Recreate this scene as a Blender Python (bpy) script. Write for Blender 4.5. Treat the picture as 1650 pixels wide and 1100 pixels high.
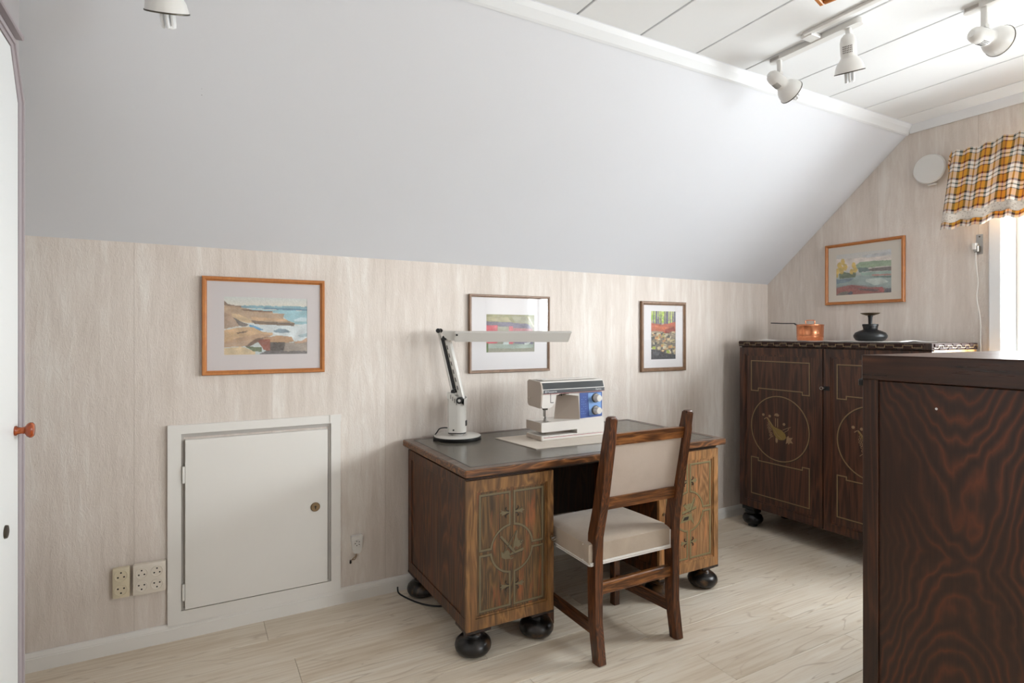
import bpy, bmesh, math, random
import numpy as np
from mathutils import Vector, Matrix
PI = math.pi
for o in list(bpy.data.objects): bpy.data.objects.remove(o)
S = bpy.context.scene
COL = S.collection

# ------------------------------------------------------------------ camera
cd = bpy.data.cameras.new('camera'); cam = bpy.data.objects.new('camera', cd); COL.objects.link(cam)
cd.sensor_width = 36; cd.lens = 929/1650*36; cd.shift_y = -12/1650; cd.clip_start = 0.02
cam.location = (0, 0, 1.3)
cam.rotation_euler = (PI/2, 0, -math.atan(514/929))
S.camera = cam
# ------------------------------------------------------------------ world, light, exposure
S.view_settings.view_transform = 'Standard'; S.view_settings.look = 'None'
S.view_settings.gamma = 1; S.view_settings.use_curve_mapping = False
S.view_settings.exposure = 2.32
w = bpy.data.worlds.new('sky'); S.world = w; w.use_nodes = True
nt = w.node_tree; nt.nodes.clear()
bg = nt.nodes.new('ShaderNodeBackground'); wo = nt.nodes.new('ShaderNodeOutputWorld')
bg.inputs[0].default_value = (0.92, 0.965, 1.0, 1); bg.inputs[1].default_value = 7.0
# overcast sky above the horizon, somewhat darker ground below it
wtc = nt.nodes.new('ShaderNodeTexCoord'); wsp = nt.nodes.new('ShaderNodeSeparateXYZ'); wmr = nt.nodes.new('ShaderNodeMapRange')
wmr.inputs['From Min'].default_value = -.12; wmr.inputs['From Max'].default_value = .03; wmr.inputs['To Min'].default_value = 5.0; wmr.inputs['To Max'].default_value = 7.4
nt.links.new(wtc.outputs['Generated'], wsp.inputs[0]); nt.links.new(wsp.outputs[2], wmr.inputs['Value']); nt.links.new(wmr.outputs[0], bg.inputs[1])
nt.links.new(bg.outputs[0], wo.inputs[0])
def portal(name, loc, rot, sx, sy):
    l = bpy.data.lights.new(name, 'AREA'); l.shape = 'RECTANGLE'; l.size = sx; l.size_y = sy
    l.cycles.is_portal = True
    o = bpy.data.objects.new(name, l); o.location = loc; o.rotation_euler = rot; COL.objects.link(o)
portal('window_portal', (3.97, 0.36, 1.61), (0, PI/2, 0), 1.02, 2.15)
portal('added_fill_window_portal', (2.85, -2.09, 1.5), (PI/2, 0, 0), 1.0, 1.0)  # portal of the unseen window added behind the camera for fill

# ------------------------------------------------------------------ materials
def s2l(c):
    return tuple((x/12.92 if x <= .04045 else ((x+.055)/1.055)**2.4) for x in c)
def rgb(r, g, b): return s2l((r/255, g/255, b/255)) + (1,)
class NT:
    def __init__(s, name):
        s.m = bpy.data.materials.new(name); s.m.use_nodes = True; s.t = s.m.node_tree
        s.b = s.t.nodes['Principled BSDF']; s.out = s.t.nodes['Material Output']
    def n(s, ty, **k):
        o = s.t.nodes.new(ty)
        for a, v in k.items(): setattr(o, a, v)
        return o
    def l(s, a, b): s.t.links.new(a, b)
    def coord(s, scale=(1, 1, 1), rnd=0, which='Object'):
        tc = s.n('ShaderNodeTexCoord'); mp = s.n('ShaderNodeMapping'); mp.inputs['Scale'].default_value = scale
        src = tc.outputs[which]
        if rnd:
            oi = s.n('ShaderNodeObjectInfo'); mu = s.n('ShaderNodeMath', operation='MULTIPLY'); mu.inputs[1].default_value = rnd
            s.l(oi.outputs['Random'], mu.inputs[0])
            ad = s.n('ShaderNodeVectorMath', operation='ADD'); s.l(src, ad.inputs[0]); s.l(mu.outputs[0], ad.inputs[1]); src = ad.outputs[0]
        s.l(src, mp.inputs['Vector']); return mp.outputs[0]
    def noise(s, vec, scale=1, detail=3, rough=.5, dist=0):
        o = s.n('ShaderNodeTexNoise'); s.l(vec, o.inputs['Vector']); o.inputs['Scale'].default_value = scale
        o.inputs['Detail'].default_value = detail; o.inputs['Roughness'].default_value = rough; o.inputs['Distortion'].default_value = dist
        return o.outputs['Fac']
    def math(s, op, a, b=None, clamp=False):
        o = s.n('ShaderNodeMath', operation=op); o.use_clamp = clamp
        for i, x in enumerate((a, b)):
            if x is None: continue
            if hasattr(x, 'node'): s.l(x, o.inputs[i])
            else: o.inputs[i].default_value = x
        return o.outputs[0]
    def ramp(s, fac, stops, mode='LINEAR'):
        o = s.n('ShaderNodeValToRGB'); s.l(fac, o.inputs[0]); cr = o.color_ramp; cr.interpolation = mode
        while len(cr.elements) > 1: cr.elements.remove(cr.elements[-1])
        cr.elements[0].position = stops[0][0]; cr.elements[0].color = stops[0][1]
        for p, c in stops[1:]: e = cr.elements.new(p); e.color = c
        return o.outputs[0]
    def mix(s, f, a, b, mode='MIX'):
        o = s.n('ShaderNodeMix', data_type='RGBA'); o.blend_type = mode
        for i, x in ((0, f), (6, a), (7, b)):
            if hasattr(x, 'node'): s.l(x, o.inputs[i])
            else: o.inputs[i].default_value = x
        return o.outputs[2]
    def bump(s, h, strength=.3, dist=.002):
        o = s.n('ShaderNodeBump'); o.inputs['Strength'].default_value = strength; o.inputs['Distance'].default_value = dist
        s.l(h, o.inputs['Height']); s.l(o.outputs[0], s.b.inputs['Normal'])
    def set(s, base=None, rough=None, metal=None, **k):
        if base is not None:
            if hasattr(base, 'node'): s.l(base, s.b.inputs['Base Color'])
            else: s.b.inputs['Base Color'].default_value = base
        if rough is not None:
            if hasattr(rough, 'node'): s.l(rough, s.b.inputs['Roughness'])
            else: s.b.inputs['Roughness'].default_value = rough
        if metal is not None: s.b.inputs['Metallic'].default_value = metal
        for a, v in k.items(): s.b.inputs[a.replace('_', ' ')].default_value = v
        return s.m
def paint(name, c, rough=.5, var=.04, scale=6, bump=0.05, metal=0):
    q = NT(name); v = q.coord(); n = q.noise(v, scale, 4)
    d = tuple(x*(1-var*2) for x in c[:3]) + (1,)
    q.set(q.mix(n, d, c), rough, metal)
    if bump: q.bump(q.noise(v, scale*25, 2), bump, .001)
    return q.m
def wood(name, dark, mid, light, sc=(1, 1, 1), contours=9, rough=.42, blot=None, blot_amt=.5, rnd=0, fine=(110, 110, 4), bump=.2, seed=0.0, dist=.6, cw=.42):
    """contour lines of a stretched noise give the flame grain of rotary cut pine"""
    q = NT(name); v = q.coord(sc, rnd)
    if seed:
        ad = q.n('ShaderNodeVectorMath', operation='ADD'); ad.inputs[1].default_value = (seed, seed*1.7, seed*.6); q.l(v, ad.inputs[0]); v = ad.outputs[0]
    n = q.noise(v, 1, 3, .5, dist)
    contours *= 1.7
    p = q.math('PINGPONG', q.math('MULTIPLY', n, contours), .5)
    p = q.math('MULTIPLY', p, 2)
    vf = q.coord(fine, rnd); f = q.noise(vf, 1, 4, .6)
    p = q.math('POWER', p, 1.6)
    p2 = q.math('ADD', q.math('MULTIPLY', p, cw), q.math('MULTIPLY', f, 1-cw))
    c = q.ramp(p2, [(.22, dark), (.46, mid), (.78, light)])
    if blot:
        bn = q.noise(v, 2.3, 4, .55, .5)
        k = q.ramp(bn, [(.52, (0, 0, 0, 1)), (.66, (1, 1, 1, 1))])
        k2 = q.math('MULTIPLY', k, q.math('MULTIPLY', q.math('ADD', f, .25), blot_amt*1.3, True), True)
        c = q.mix(k2, c, blot)
    rr = q.math('ADD', q.math('MULTIPLY', f, .25), rough-.12)
    q.set(c, rr); q.bump(p2, bump, .0012)
    return q.m
MT = {}
MT['wallpaper'] = (lambda: None)
def mk_wallpaper():
    q = NT('wallpaper'); v = q.coord((9, 9, .7)); n1 = q.noise(v, 1, 6, .6, .4)
    v2 = q.coord((34, 34, 5)); n2 = q.noise(v2, 1, 5, .65, .6)
    v3 = q.coord((2.2, 2.2, .5)); n3 = q.noise(v3, 1, 2)
    a = q.math('ADD', q.math('MULTIPLY', n1, .6), q.math('MULTIPLY', n2, .4))
    c = q.ramp(a, [(.36, rgb(207, 196, 185)), (.50, rgb(219, 209, 199)), (.62, rgb(232, 226, 218))])
    c = q.mix(q.math('MULTIPLY', n3, .3), c, rgb(226, 208, 199))
    # faint paper seams every 53 cm
    tc = q.n('ShaderNodeTexCoord'); sp = q.n('ShaderNodeSeparateXYZ'); q.l(tc.outputs['Object'], sp.inputs[0])
    u = q.math('FRACT', q.math('DIVIDE', q.math('ADD', q.math('ADD', sp.outputs[0], sp.outputs[1]), .02), .53))
    ln = q.math('LESS_THAN', u, .006)
    c = q.mix(q.math('MULTIPLY', ln, .35), c, rgb(170, 155, 142))
    q.set(c, .62)
    vb = q.coord((75, 75, 30)); nb = q.noise(vb, 1, 5, .75, 1.6)
    q.bump(q.math('ADD', nb, q.math('MULTIPLY', n2, .8)), .55, .005)
    return q.m
MT['wallpaper'] = mk_wallpaper()
MT['slope'] = paint('slope_paint', rgb(221, 222, 226), .6, .012, 3, .05)
MT['ceil'] = paint('ceiling_panel_paint', rgb(240, 241, 241), .5, .01, 3, .03)
MT['groove'] = paint('groove_grey', rgb(120, 120, 120), .8, .02)
MT['trim'] = paint('trim_white', rgb(230, 231, 232), .4, .02, 5, .03)
MT['hatch'] = paint('hatch_paint', rgb(228, 224, 218), .45, .02, 5, .03)
MT['rebate'] = paint('rebate_grey_sash_shade', rgb(178, 172, 166), .6, .02)
MT['leftwall'] = paint('lilac_grey_paint', rgb(176, 171, 171), .6, .03)
MT['casing'] = paint('casing_lilac_grey', rgb(170, 160, 163), .5, .03)
MT['door'] = paint('door_white', rgb(232, 233, 232), .4, .01, 4, .02)
MT['black'] = paint('black_plastic', rgb(22, 21, 21), .4, .1)
MT['white_pl'] = paint('white_plastic', rgb(226, 223, 218), .35, .02, 8, 0)
MT['lampwhite'] = paint('lamp_white_enamel', rgb(214, 210, 203), .3, .02, 8, 0)
MT['machine'] = paint('machine_offwhite', rgb(226, 220, 213), .35, .02, 8, 0)
MT['machine_beige'] = paint('machine_beige', rgb(190, 176, 163), .45, .02, 8, 0)
MT['spot'] = paint('spotlight_white_enamel', rgb(228, 226, 222), .3, .02, 8, 0)
MT['socket_old'] = paint('cream_plastic', rgb(216, 203, 176), .4, .03, 8, 0)
MT['socket_new'] = paint('socket_white', rgb(226, 216, 202), .4, .02, 8, 0)
MT['hole'] = paint('hole_dark', rgb(35, 30, 27), .7, .02)
MT['steel'] = paint('steel', rgb(178, 174, 168), .32, .05, 20, 0, 1)
MT['darksteel'] = paint('dark_steel', rgb(95, 88, 78), .4, .2, 40, .1, .9)
MT['iron'] = paint('blackened_iron', rgb(30, 31, 33), .38, .2, 30, .15, .3)
MT['brass'] = paint('worn_brass', rgb(150, 128, 100), .35, .2, 40, .1, .9)
MT['foot'] = wood('foot_black_stain', rgb(12, 10, 10), rgb(24, 20, 18), rgb(46, 38, 34), (6, 6, 6), 3, .32, rgb(150, 105, 60), .35)
MT['foot2'] = paint('foot_black_gloss', rgb(16, 15, 17), .25, .2, 12, 0)
MT['desk_side'] = wood('desk_dark_pine', rgb(34, 18, 7), rgb(70, 38, 15), rgb(112, 62, 26), (9, 9, 1.1), 7, .42, rgb(96, 48, 24), .45)
MT['desk_frame'] = wood('desk_worn_frame', rgb(86, 57, 28), rgb(120, 83, 43), rgb(148, 106, 58), (12, 12, 2), 5, .42, rgb(140, 94, 54), .4)
MT['desk_frame2'] = wood('desk_light_frame', rgb(120, 84, 48), rgb(152, 108, 64), rgb(182, 134, 86), (12, 12, 2), 5, .42, rgb(206, 140, 80), .5)
MT['desk_panel'] = wood('desk_olive_panel', rgb(58, 40, 20), rgb(88, 63, 32), rgb(114, 84, 44), (14, 14, 1.6), 8, .45, rgb(150, 82, 42), .6, seed=3.3)
MT['desk_panel2'] = wood('desk_honey_panel', rgb(112, 78, 46), rgb(146, 104, 64), rgb(174, 128, 84), (14, 14, 1.6), 8, .45, rgb(200, 130, 80), .6, seed=7.7)
MT['desk_edge'] = wood('desktop_edge', rgb(54, 30, 13), rgb(94, 57, 28), rgb(152, 100, 56), (1.5, 9, 9), 8, .35, rgb(140, 88, 50), .4, fine=(4, 60, 60))
MT['desk_border'] = wood('desktop_border', rgb(74, 58, 48), rgb(98, 80, 68), rgb(124, 104, 90), (1.5, 9, 9), 5, .3, fine=(4, 60, 60), bump=.1)
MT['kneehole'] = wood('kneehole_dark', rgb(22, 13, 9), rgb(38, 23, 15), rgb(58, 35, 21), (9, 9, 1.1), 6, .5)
MT['chair'] = wood('chair_wood', rgb(46, 23, 9), rgb(78, 42, 18), rgb(118, 67, 31), (26, 26, 2.4), 6, .36, rgb(108, 66, 38), .4, fine=(160, 160, 8))
MT['chair_x'] = wood('chair_wood_rails', rgb(62, 33, 13), rgb(98, 57, 26), rgb(142, 89, 45), (2.4, 26, 26), 6, .36, rgb(170, 112, 60), .6, fine=(8, 160, 160))
MT['chair_y'] = wood('chair_wood_stretchers', rgb(48, 25, 11), rgb(78, 44, 21), rgb(114, 69, 36), (26, 2.4, 26), 6, .4, fine=(160, 8, 160))
MT['cab'] = wood('cabinet_brown', rgb(36, 20, 13), rgb(68, 40, 27), rgb(96, 57, 35), (9, 9, .9), 6, .4, rgb(74, 40, 24), .5, seed=2.2)
MT['cab_panel'] = wood('cabinet_panel_brown', rgb(46, 28, 20), rgb(74, 45, 32), rgb(92, 57, 40), (11, 11, .8), 5, .42, seed=5.1)
MT['cab_side'] = wood('cabinet_side_light', rgb(170, 120, 60), rgb(214, 164, 100), rgb(236, 190, 130), (9, 9, .9), 6, .4)
MT['cab_top'] = wood('cabinet_top', rgb(44, 32, 27), rgb(62, 45, 38), rgb(84, 62, 52), (9, 1, 9), 6, .3, bump=.03)
MT['block'] = paint('carved_block_brown', rgb(60, 42, 36), .7, .15, 20, .1)
MT['block'].node_tree.nodes['Principled BSDF'].inputs['Specular IOR Level'].default_value = .2
MT['dresser'] = wood('dresser_side', rgb(31, 18, 13), rgb(58, 34, 23), rgb(126, 58, 30), (4.2, 4.2, 1.25), 11, .36, seed=9.4, dist=.9, fine=(50, 50, 2.5))
MT['dresser'] = None
def mk_dresser():
    # flame figure: nested arcs around a knot line, as on a flat-sawn pine board
    q = NT('dresser_flame'); tc = q.n('ShaderNodeTexCoord'); sp = q.n('ShaderNodeSeparateXYZ'); q.l(tc.outputs['Object'], sp.inputs[0])
    v = q.coord((3, 3, 2.2)); n = q.noise(v, 1.3, 3, .5, .3); n2 = q.noise(q.coord((26, 26, 7)), 1, 4, .6, .3)
    yy = q.math('POWER', q.math('ABSOLUTE', q.math('ADD', sp.outputs[1], .270)), 1.8)
    zz = q.math('ABSOLUTE', q.math('SUBTRACT', sp.outputs[2], .62))
    d = q.math('SUBTRACT', zz, q.math('MULTIPLY', yy, 8))
    d = q.math('ADD', q.math('ADD', q.math('MULTIPLY', d, 1.3), q.math('MULTIPLY', n, .8)), q.math('MULTIPLY', n2, .06))
    p = q.math('POWER', q.math('MULTIPLY', q.math('PINGPONG', q.math('MULTIPLY', d, 9), .5), 2), 2.0)
    f = q.noise(q.coord((120, 120, 5)), 1, 4, .6); m = q.noise(q.coord((5, 5, 1.6)), 1, 3, .5)
    a = q.math('MULTIPLY', p, q.math('MULTIPLY', q.math('SUBTRACT', m, .30, True), 2.4, True))
    c = q.ramp(q.math('ADD', q.math('MULTIPLY', a, .75), q.math('MULTIPLY', f, .28)), [(.05, rgb(38, 20, 11)), (.28, rgb(64, 35, 20)), (.62, rgb(94, 46, 24)), (.95, rgb(116, 58, 30))])
    q.set(c, .34); q.bump(f, .08, .001); return q.m
MT['dresser'] = mk_dresser()
MT['dresser_rail'] = wood('dresser_rail', rgb(44, 24, 14), rgb(68, 38, 23), rgb(92, 54, 33), (8, .9, 8), 5, .30, fine=(60, 4, 60), bump=.05)
MT['dresser_stile'] = wood('dresser_stile', rgb(38, 21, 13), rgb(58, 33, 20), rgb(82, 45, 27), (9, 9, .8), 5, .36)
MT['inlay'] = paint('inlay_green_grey', rgb(112, 100, 72), .5, .12, 60, .05)
MT['inlay2'] = paint('inlay_pale_green', rgb(140, 128, 88), .5, .12, 60, .05)
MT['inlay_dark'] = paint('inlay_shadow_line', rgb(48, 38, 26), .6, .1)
MT['gold'] = paint('gold_line', rgb(142, 116, 82), .45, .12, 60, .05)
MT['gold2'] = paint('gold_emblem', rgb(140, 116, 62), .5, .15, 60, .05)
MT['gold3'] = paint('gold_emblem_pale', rgb(160, 130, 98), .5, .15, 60, .05)
MT['orangewood'] = wood('frame_orange_pine', rgb(164, 100, 46), rgb(180, 112, 54), rgb(190, 124, 64), (9, 9, 9), 2, .35, bump=.04, cw=.25)
MT['brownframe'] = wood('frame_brown', rgb(112, 82, 56), rgb(126, 94, 68), rgb(140, 108, 80), (9, 9, 9), 2, .35, bump=.04, cw=.25)
MT['mat_lilac'] = paint('mount_pale_lilac', rgb(206, 198, 197), .8, .01)
MT['mat_white'] = paint('mount_white', rgb(228, 224, 224), .8, .01)
MT['mat_cream'] = paint('mount_cream', rgb(216, 206, 192), .8, .01)
MT['pad'] = paint('cream_cloth', rgb(214, 203, 190), .85, .03, 30, .2)
MT['knobwood'] = wood('knob_varnished', rgb(120, 48, 16), rgb(160, 72, 28), rgb(190, 100, 48), (20, 20, 20), 3, .22)
MT['cord'] = paint('white_cord', rgb(220, 216, 210), .5, .02)
MT['clothwhite'] = paint('white_linen', rgb(226, 222, 216), .85, .03, 60, .2)
MT['lining'] = paint('grey_lining', rgb(200, 190, 180), .9, .03, 40, .2)
def mk_fabric(name, a, b):
    q = NT(name); v = q.coord((3, 3, 3)); n = q.noise(v, 2.5, 5, .6, .4); f = q.noise(q.coord((500, 500, 500)), 1, 2)
    q.set(q.mix(q.math('MULTIPLY', q.math('ADD', n, q.math('MULTIPLY', f, .3)), .85), a, b), .85)
    q.b.inputs['Sheen Weight'].default_value = .25
    q.bump(f, .25, .0006); return q.m
MT['velour'] = mk_fabric('beige_velour', rgb(146, 127, 108), rgb(196, 180, 162))
MT['velour_back'] = mk_fabric('back_velour', rgb(166, 148, 133), rgb(192, 176, 162))
def mk_floor():
    q = NT('floor_laminate'); v = q.coord((.9, 9, 9), 31)
    n = q.noise(v, 1, 2, .5, .5); p = q.math('MULTIPLY', q.math('PINGPONG', q.math('MULTIPLY', n, 10), .5), 2)
    f = q.noise(q.coord((3, 60, 60), 31), 1, 4, .6)
    big = q.noise(q.coord((1.3, 3.5, 3), 31), 1, 3)
    line = q.ramp(p, [(0, (1, 1, 1, 1)), (.16, (0, 0, 0, 1))])
    c = q.ramp(q.math('ADD', q.math('MULTIPLY', f, .5), q.math('MULTIPLY', big, .5)), [(.36, rgb(208, 190, 166)), (.5, rgb(227, 214, 195)), (.64, rgb(238, 229, 214))])
    c = q.mix(q.math('MULTIPLY', q.math('MULTIPLY', line, q.math('SUBTRACT', big, .2, True)), 1.3), c, rgb(160, 134, 108))
    kn = q.n('ShaderNodeTexVoronoi'); q.l(q.coord((1.5, 5, 5), 31), kn.inputs['Vector']); kn.inputs['Scale'].default_value = 1
    kk = q.ramp(kn.outputs['Distance'], [(.03, (1, 1, 1, 1)), (.12, (0, 0, 0, 1))])
    c = q.mix(q.math('MULTIPLY', kk, .4), c, rgb(160, 132, 106))
    oi = q.n('ShaderNodeObjectInfo'); c = q.mix(q.math('MULTIPLY', oi.outputs['Random'], .22), c, rgb(196, 180, 160))
    q.set(c, .38); q.bump(f, .05, .0005); return q.m
MT['floor'] = mk_floor()
MT['subfloor'] = paint('floor_joint', rgb(150, 130, 108), .8, .02)
def mk_glass(name, tint=(1, 1, 1, 1), f0=.04):
    q = NT(name); t = q.n('ShaderNodeBsdfTransparent'); g = q.n('ShaderNodeBsdfGlossy'); m = q.n('ShaderNodeMixShader')
    t.inputs[0].default_value = tint; g.inputs['Roughness'].default_value = .01
    lw = q.n('ShaderNodeLayerWeight'); lw.inputs['Blend'].default_value = .5
    fr = q.math('ADD', q.math('MULTIPLY', q.math('POWER', lw.outputs['Facing'], 4), .6), f0)
    q.l(fr, m.inputs[0]); q.l(t.outputs[0], m.inputs[1]); q.l(g.outputs[0], m.inputs[2]); q.l(m.outputs[0], q.out.inputs[0])
    return q.m
MT['glass'] = mk_glass('clear_glass')
MT['window_glass'] = mk_glass('window_glass', (.97, .98, .98, 1))
def mk_vcol(name, rough=.7):
    q = NT(name); a = q.n('ShaderNodeAttribute'); a.attribute_name = 'Col'; n = q.noise(q.coord((90, 90, 90)), 1, 3)
    c = q.mix(q.math('MULTIPLY', q.math('SUBTRACT', n, .3, True), .25), a.outputs['Color'], (.75, .72, .68, 1)); q.set(c, rough); return q.m
MT['paint'] = mk_vcol('watercolour')
def mk_copper():
    q = NT('copper'); v = q.coord((60, 60, 14)); n = q.noise(v, 1, 4)
    q.set(q.mix(n, rgb(222, 124, 82), rgb(250, 182, 138)), .27, 1); q.bump(q.noise(q.coord((90, 90, 90)), 1, 2), .15, .001); return q.m
MT['copper'] = mk_copper()
def mk_leather():
    q = NT('desk_inset_olive'); v = q.coord((6, 6, 6)); n = q.noise(v, 1, 5, .6); f = q.noise(q.coord((40, 40, 40)), 1, 4, .7)
    q.set(q.mix(n, rgb(80, 75, 67), rgb(100, 95, 86)), q.math('ADD', q.math('MULTIPLY', f, .12), .14)); q.bump(f, .02, .0003); return q.m
MT['inset'] = mk_leather()
MT['machine_dark'] = paint('smoked_panel', rgb(58, 62, 64), .2, .1, 8, 0)
MT['machine_dark2'] = paint('grey_band', rgb(84, 84, 86), .35, .05, 8, 0)
MT['blue'] = paint('blue_panel', rgb(70, 92, 158), .4, .03, 8, 0)
MT['lightblue'] = paint('light_blue_panel', rgb(132, 170, 224), .4, .03, 8, 0)
MT['red'] = paint('red_line', rgb(176, 74, 88), .5, .02)
MT['offwhite'] = paint('print_white', rgb(232, 232, 232), .5, .01, 4, 0)
def mk_plaid():
    q = NT('plaid_cotton'); tc = q.n('ShaderNodeTexCoord'); sp = q.n('ShaderNodeSeparateXYZ'); q.l(tc.outputs['UV'], sp.inputs[0])
    G = rgb(52, 66, 54); O = rgb(224, 164, 56); Y = rgb(226, 190, 128); R = rgb(132, 34, 48); C = rgb(246, 238, 230); B = rgb(132, 78, 62); K = rgb(70, 52, 46)
    u = q.math('FRACT', sp.outputs[0]); v = q.math('FRACT', sp.outputs[1])
    wa = q.ramp(u, [(0, G), (.11, O), (.26, R), (.33, O), (.49, G), (.60, C), (.75, Y), (.78, B), (.81, Y), (.84, C)], 'CONSTANT')
    we = q.ramp(v, [(0, O), (.31, K), (.37, C), (.54, G), (.62, C), (.80, R), (.86, K), (.92, O)], 'CONSTANT')
    wv = q.n('ShaderNodeTexWave'); q.l(q.coord((1, 1, 1), which='UV'), wv.inputs['Vector']); wv.inputs['Scale'].default_value = 40; wv.bands_direction = 'DIAGONAL'
    c = q.mix(q.math('ADD', .44, q.math('MULTIPLY', wv.outputs['Fac'], .12)), wa, we); c = q.mix(.10, c, q.mix(1.0, wa, we, 'MULTIPLY'))
    q.set(c, .85); q.b.inputs['Sheen Weight'].default_value = .1
    tr = q.n('ShaderNodeBsdfTranslucent'); mx = q.n('ShaderNodeMixShader'); mx.inputs[0].default_value = .22
    q.l(c, tr.inputs[0]); q.l(q.b.outputs[0], mx.inputs[1]); q.l(tr.outputs[0], mx.inputs[2]); q.l(mx.outputs[0], q.out.inputs[0])
    return q.m
MT['plaid'] = mk_plaid()
def mk_lace():
    q = NT('lace'); v = q.n('ShaderNodeTexVoronoi'); q.l(q.coord((9, 9, 1), which='UV'), v.inputs['Vector']); v.inputs['Scale'].default_value = 1
    c = q.ramp(v.outputs['Distance'], [(.1, rgb(184, 170, 154)), (.45, rgb(226, 216, 204))]); q.set(c, .85); q.bump(v.outputs['Distance'], .6, .002); return q.m
MT['lace'] = mk_lace()

# ------------------------------------------------------------------ mesh helpers
class M:
    def __init__(s): s.v = []; s.f = []
    def add(s, vs, fs):
        o = len(s.v); s.v += [tuple(p) for p in vs]; s.f += [tuple(i+o for i in f) for f in fs]; return s
    def box(s, x0, x1, y0, y1, z0, z1, b=0.0, T=None):
        x0, x1 = sorted((x0, x1)); y0, y1 = sorted((y0, y1)); z0, z1 = sorted((z0, z1))
        c = Vector(((x0+x1)/2, (y0+y1)/2, (z0+z1)/2)); h = ((x1-x0)/2, (y1-y0)/2, (z1-z0)/2); b = min(b, min(h)*.98)
        bm = bmesh.new(); bmesh.ops.create_cube(bm, size=1)
        for v in bm.verts: v.co = Vector((v.co.x*2*h[0], v.co.y*2*h[1], v.co.z*2*h[2]))+c
        if b > 0: bmesh.ops.bevel(bm, geom=bm.edges[:], offset=b, segments=2 if b > .004 else 1, profile=.5, affect='EDGES')
        bm.verts.index_update()
        vs = [v.co.copy() for v in bm.verts]; fs = [[v.index for v in f.verts] for f in bm.faces]; bm.free()
        if T is not None: vs = [T @ v for v in vs]
        return s.add(vs, fs)
    def prism(s, pts, fn, w0, w1):
        n = len(pts); a = [fn(u, v, w0) for u, v in pts]; b = [fn(u, v, w1) for u, v in pts]
        fs = [list(range(n))[::-1], list(range(n, 2*n))] + [[i, (i+1) % n, n+(i+1) % n, n+i] for i in range(n)]
        return s.add(a+b, fs)
    def band(s, pts, wd, fn, w0, w1, closed=False):
        n = len(pts); P = [Vector(p) for p in pts]; L = []; R = []
        for i in range(n):
            if closed or 0 < i < n-1: d0 = (P[i]-P[i-1]).normalized(); d1 = (P[(i+1) % n]-P[i]).normalized()
            elif i == 0: d0 = d1 = (P[1]-P[0]).normalized()
            else: d0 = d1 = (P[-1]-P[-2]).normalized()
            n0 = Vector((-d0.y, d0.x)); n1 = Vector((-d1.y, d1.x)); m = (n0+n1)
            if m.length < 1e-6: m = n0
            m.normalize(); k = wd/2/max(.4, m.dot(n0)); L.append(P[i]+m*k); R.append(P[i]-m*k)
        a = [fn(p.x, p.y, w1) for p in L]+[fn(p.x, p.y, w1) for p in R]+[fn(p.x, p.y, w0) for p in L]+[fn(p.x, p.y, w0) for p in R]
        fs = []
        for i in range(n if closed else n-1):
            j = (i+1) % n; fs += [[i, j, n+j, n+i], [i, 2*n+i, 2*n+j, j], [n+i, n+j, 3*n+j, 3*n+i], [2*n+i, 3*n+i, 3*n+j, 2*n+j]]
        if not closed: fs += [[0, n, 3*n, 2*n], [n-1, 3*n-1, 4*n-1, 2*n-1]]
        return s.add(a, fs)
    def lathe(s, prof, T=None, seg=32):
        T = T or Matrix(); vs = []; fs = []; n = len(prof)
        for k in range(seg):
            a = 2*PI*k/seg
            for r, z in prof: vs.append(T @ Vector((r*math.cos(a), r*math.sin(a), z)))
        for k in range(seg):
            k2 = (k+1) % seg
            for i in range(n-1): fs.append([k*n+i, k2*n+i, k2*n+i+1, k*n+i+1])
        if prof[0][0] > 1e-5: fs.append([k*n for k in range(seg)][::-1])
        if prof[-1][0] > 1e-5: fs.append([k*n+n-1 for k in range(seg)])
        return s.add(vs, fs)
    def cyl(s, a, b, r, r2=None, seg=20):
        a = Vector(a); b = Vector(b); d = b-a; T = Matrix.Translation(a) @ d.to_track_quat('Z', 'Y').to_matrix().to_4x4()
        return s.lathe([(r, 0), (r if r2 is None else r2, d.length)], T, seg)
    def tube(s, pts, r, seg=10, sub=4):
        P = [Vector(p) for p in pts]
        if sub > 1 and len(P) > 2:
            Q = []
            for i in range(len(P)-1):
                p0 = P[max(0, i-1)]; p1 = P[i]; p2 = P[i+1]; p3 = P[min(len(P)-1, i+2)]
                for k in range(sub):
                    t = k/sub; Q.append(.5*((2*p1)+(p2-p0)*t+(2*p0-5*p1+4*p2-p3)*t*t+(-p0+3*p1-3*p2+p3)*t**3))
            Q.append(P[-1]); P = Q
        n = len(P); vs = []; up = Vector((0, 0, 1)); prev = None
        for i in range(n):
            d = (P[min(n-1, i+1)]-P[max(0, i-1)]).normalized()
            if prev is None: x = d.orthogonal().normalized()
            else: x = (prev-d*prev.dot(d)).normalized()
            prev = x; y = d.cross(x)
            for k in range(seg): a = 2*PI*k/seg; vs.append(P[i]+(x*math.cos(a)+y*math.sin(a))*r)
        fs = [[i*seg+k, i*seg+(k+1) % seg, (i+1)*seg+(k+1) % seg, (i+1)*seg+k] for i in range(n-1) for k in range(seg)]
        fs += [list(range(seg))[::-1], [(n-1)*seg+k for k in range(seg)]]
        return s.add(vs, fs)
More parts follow.
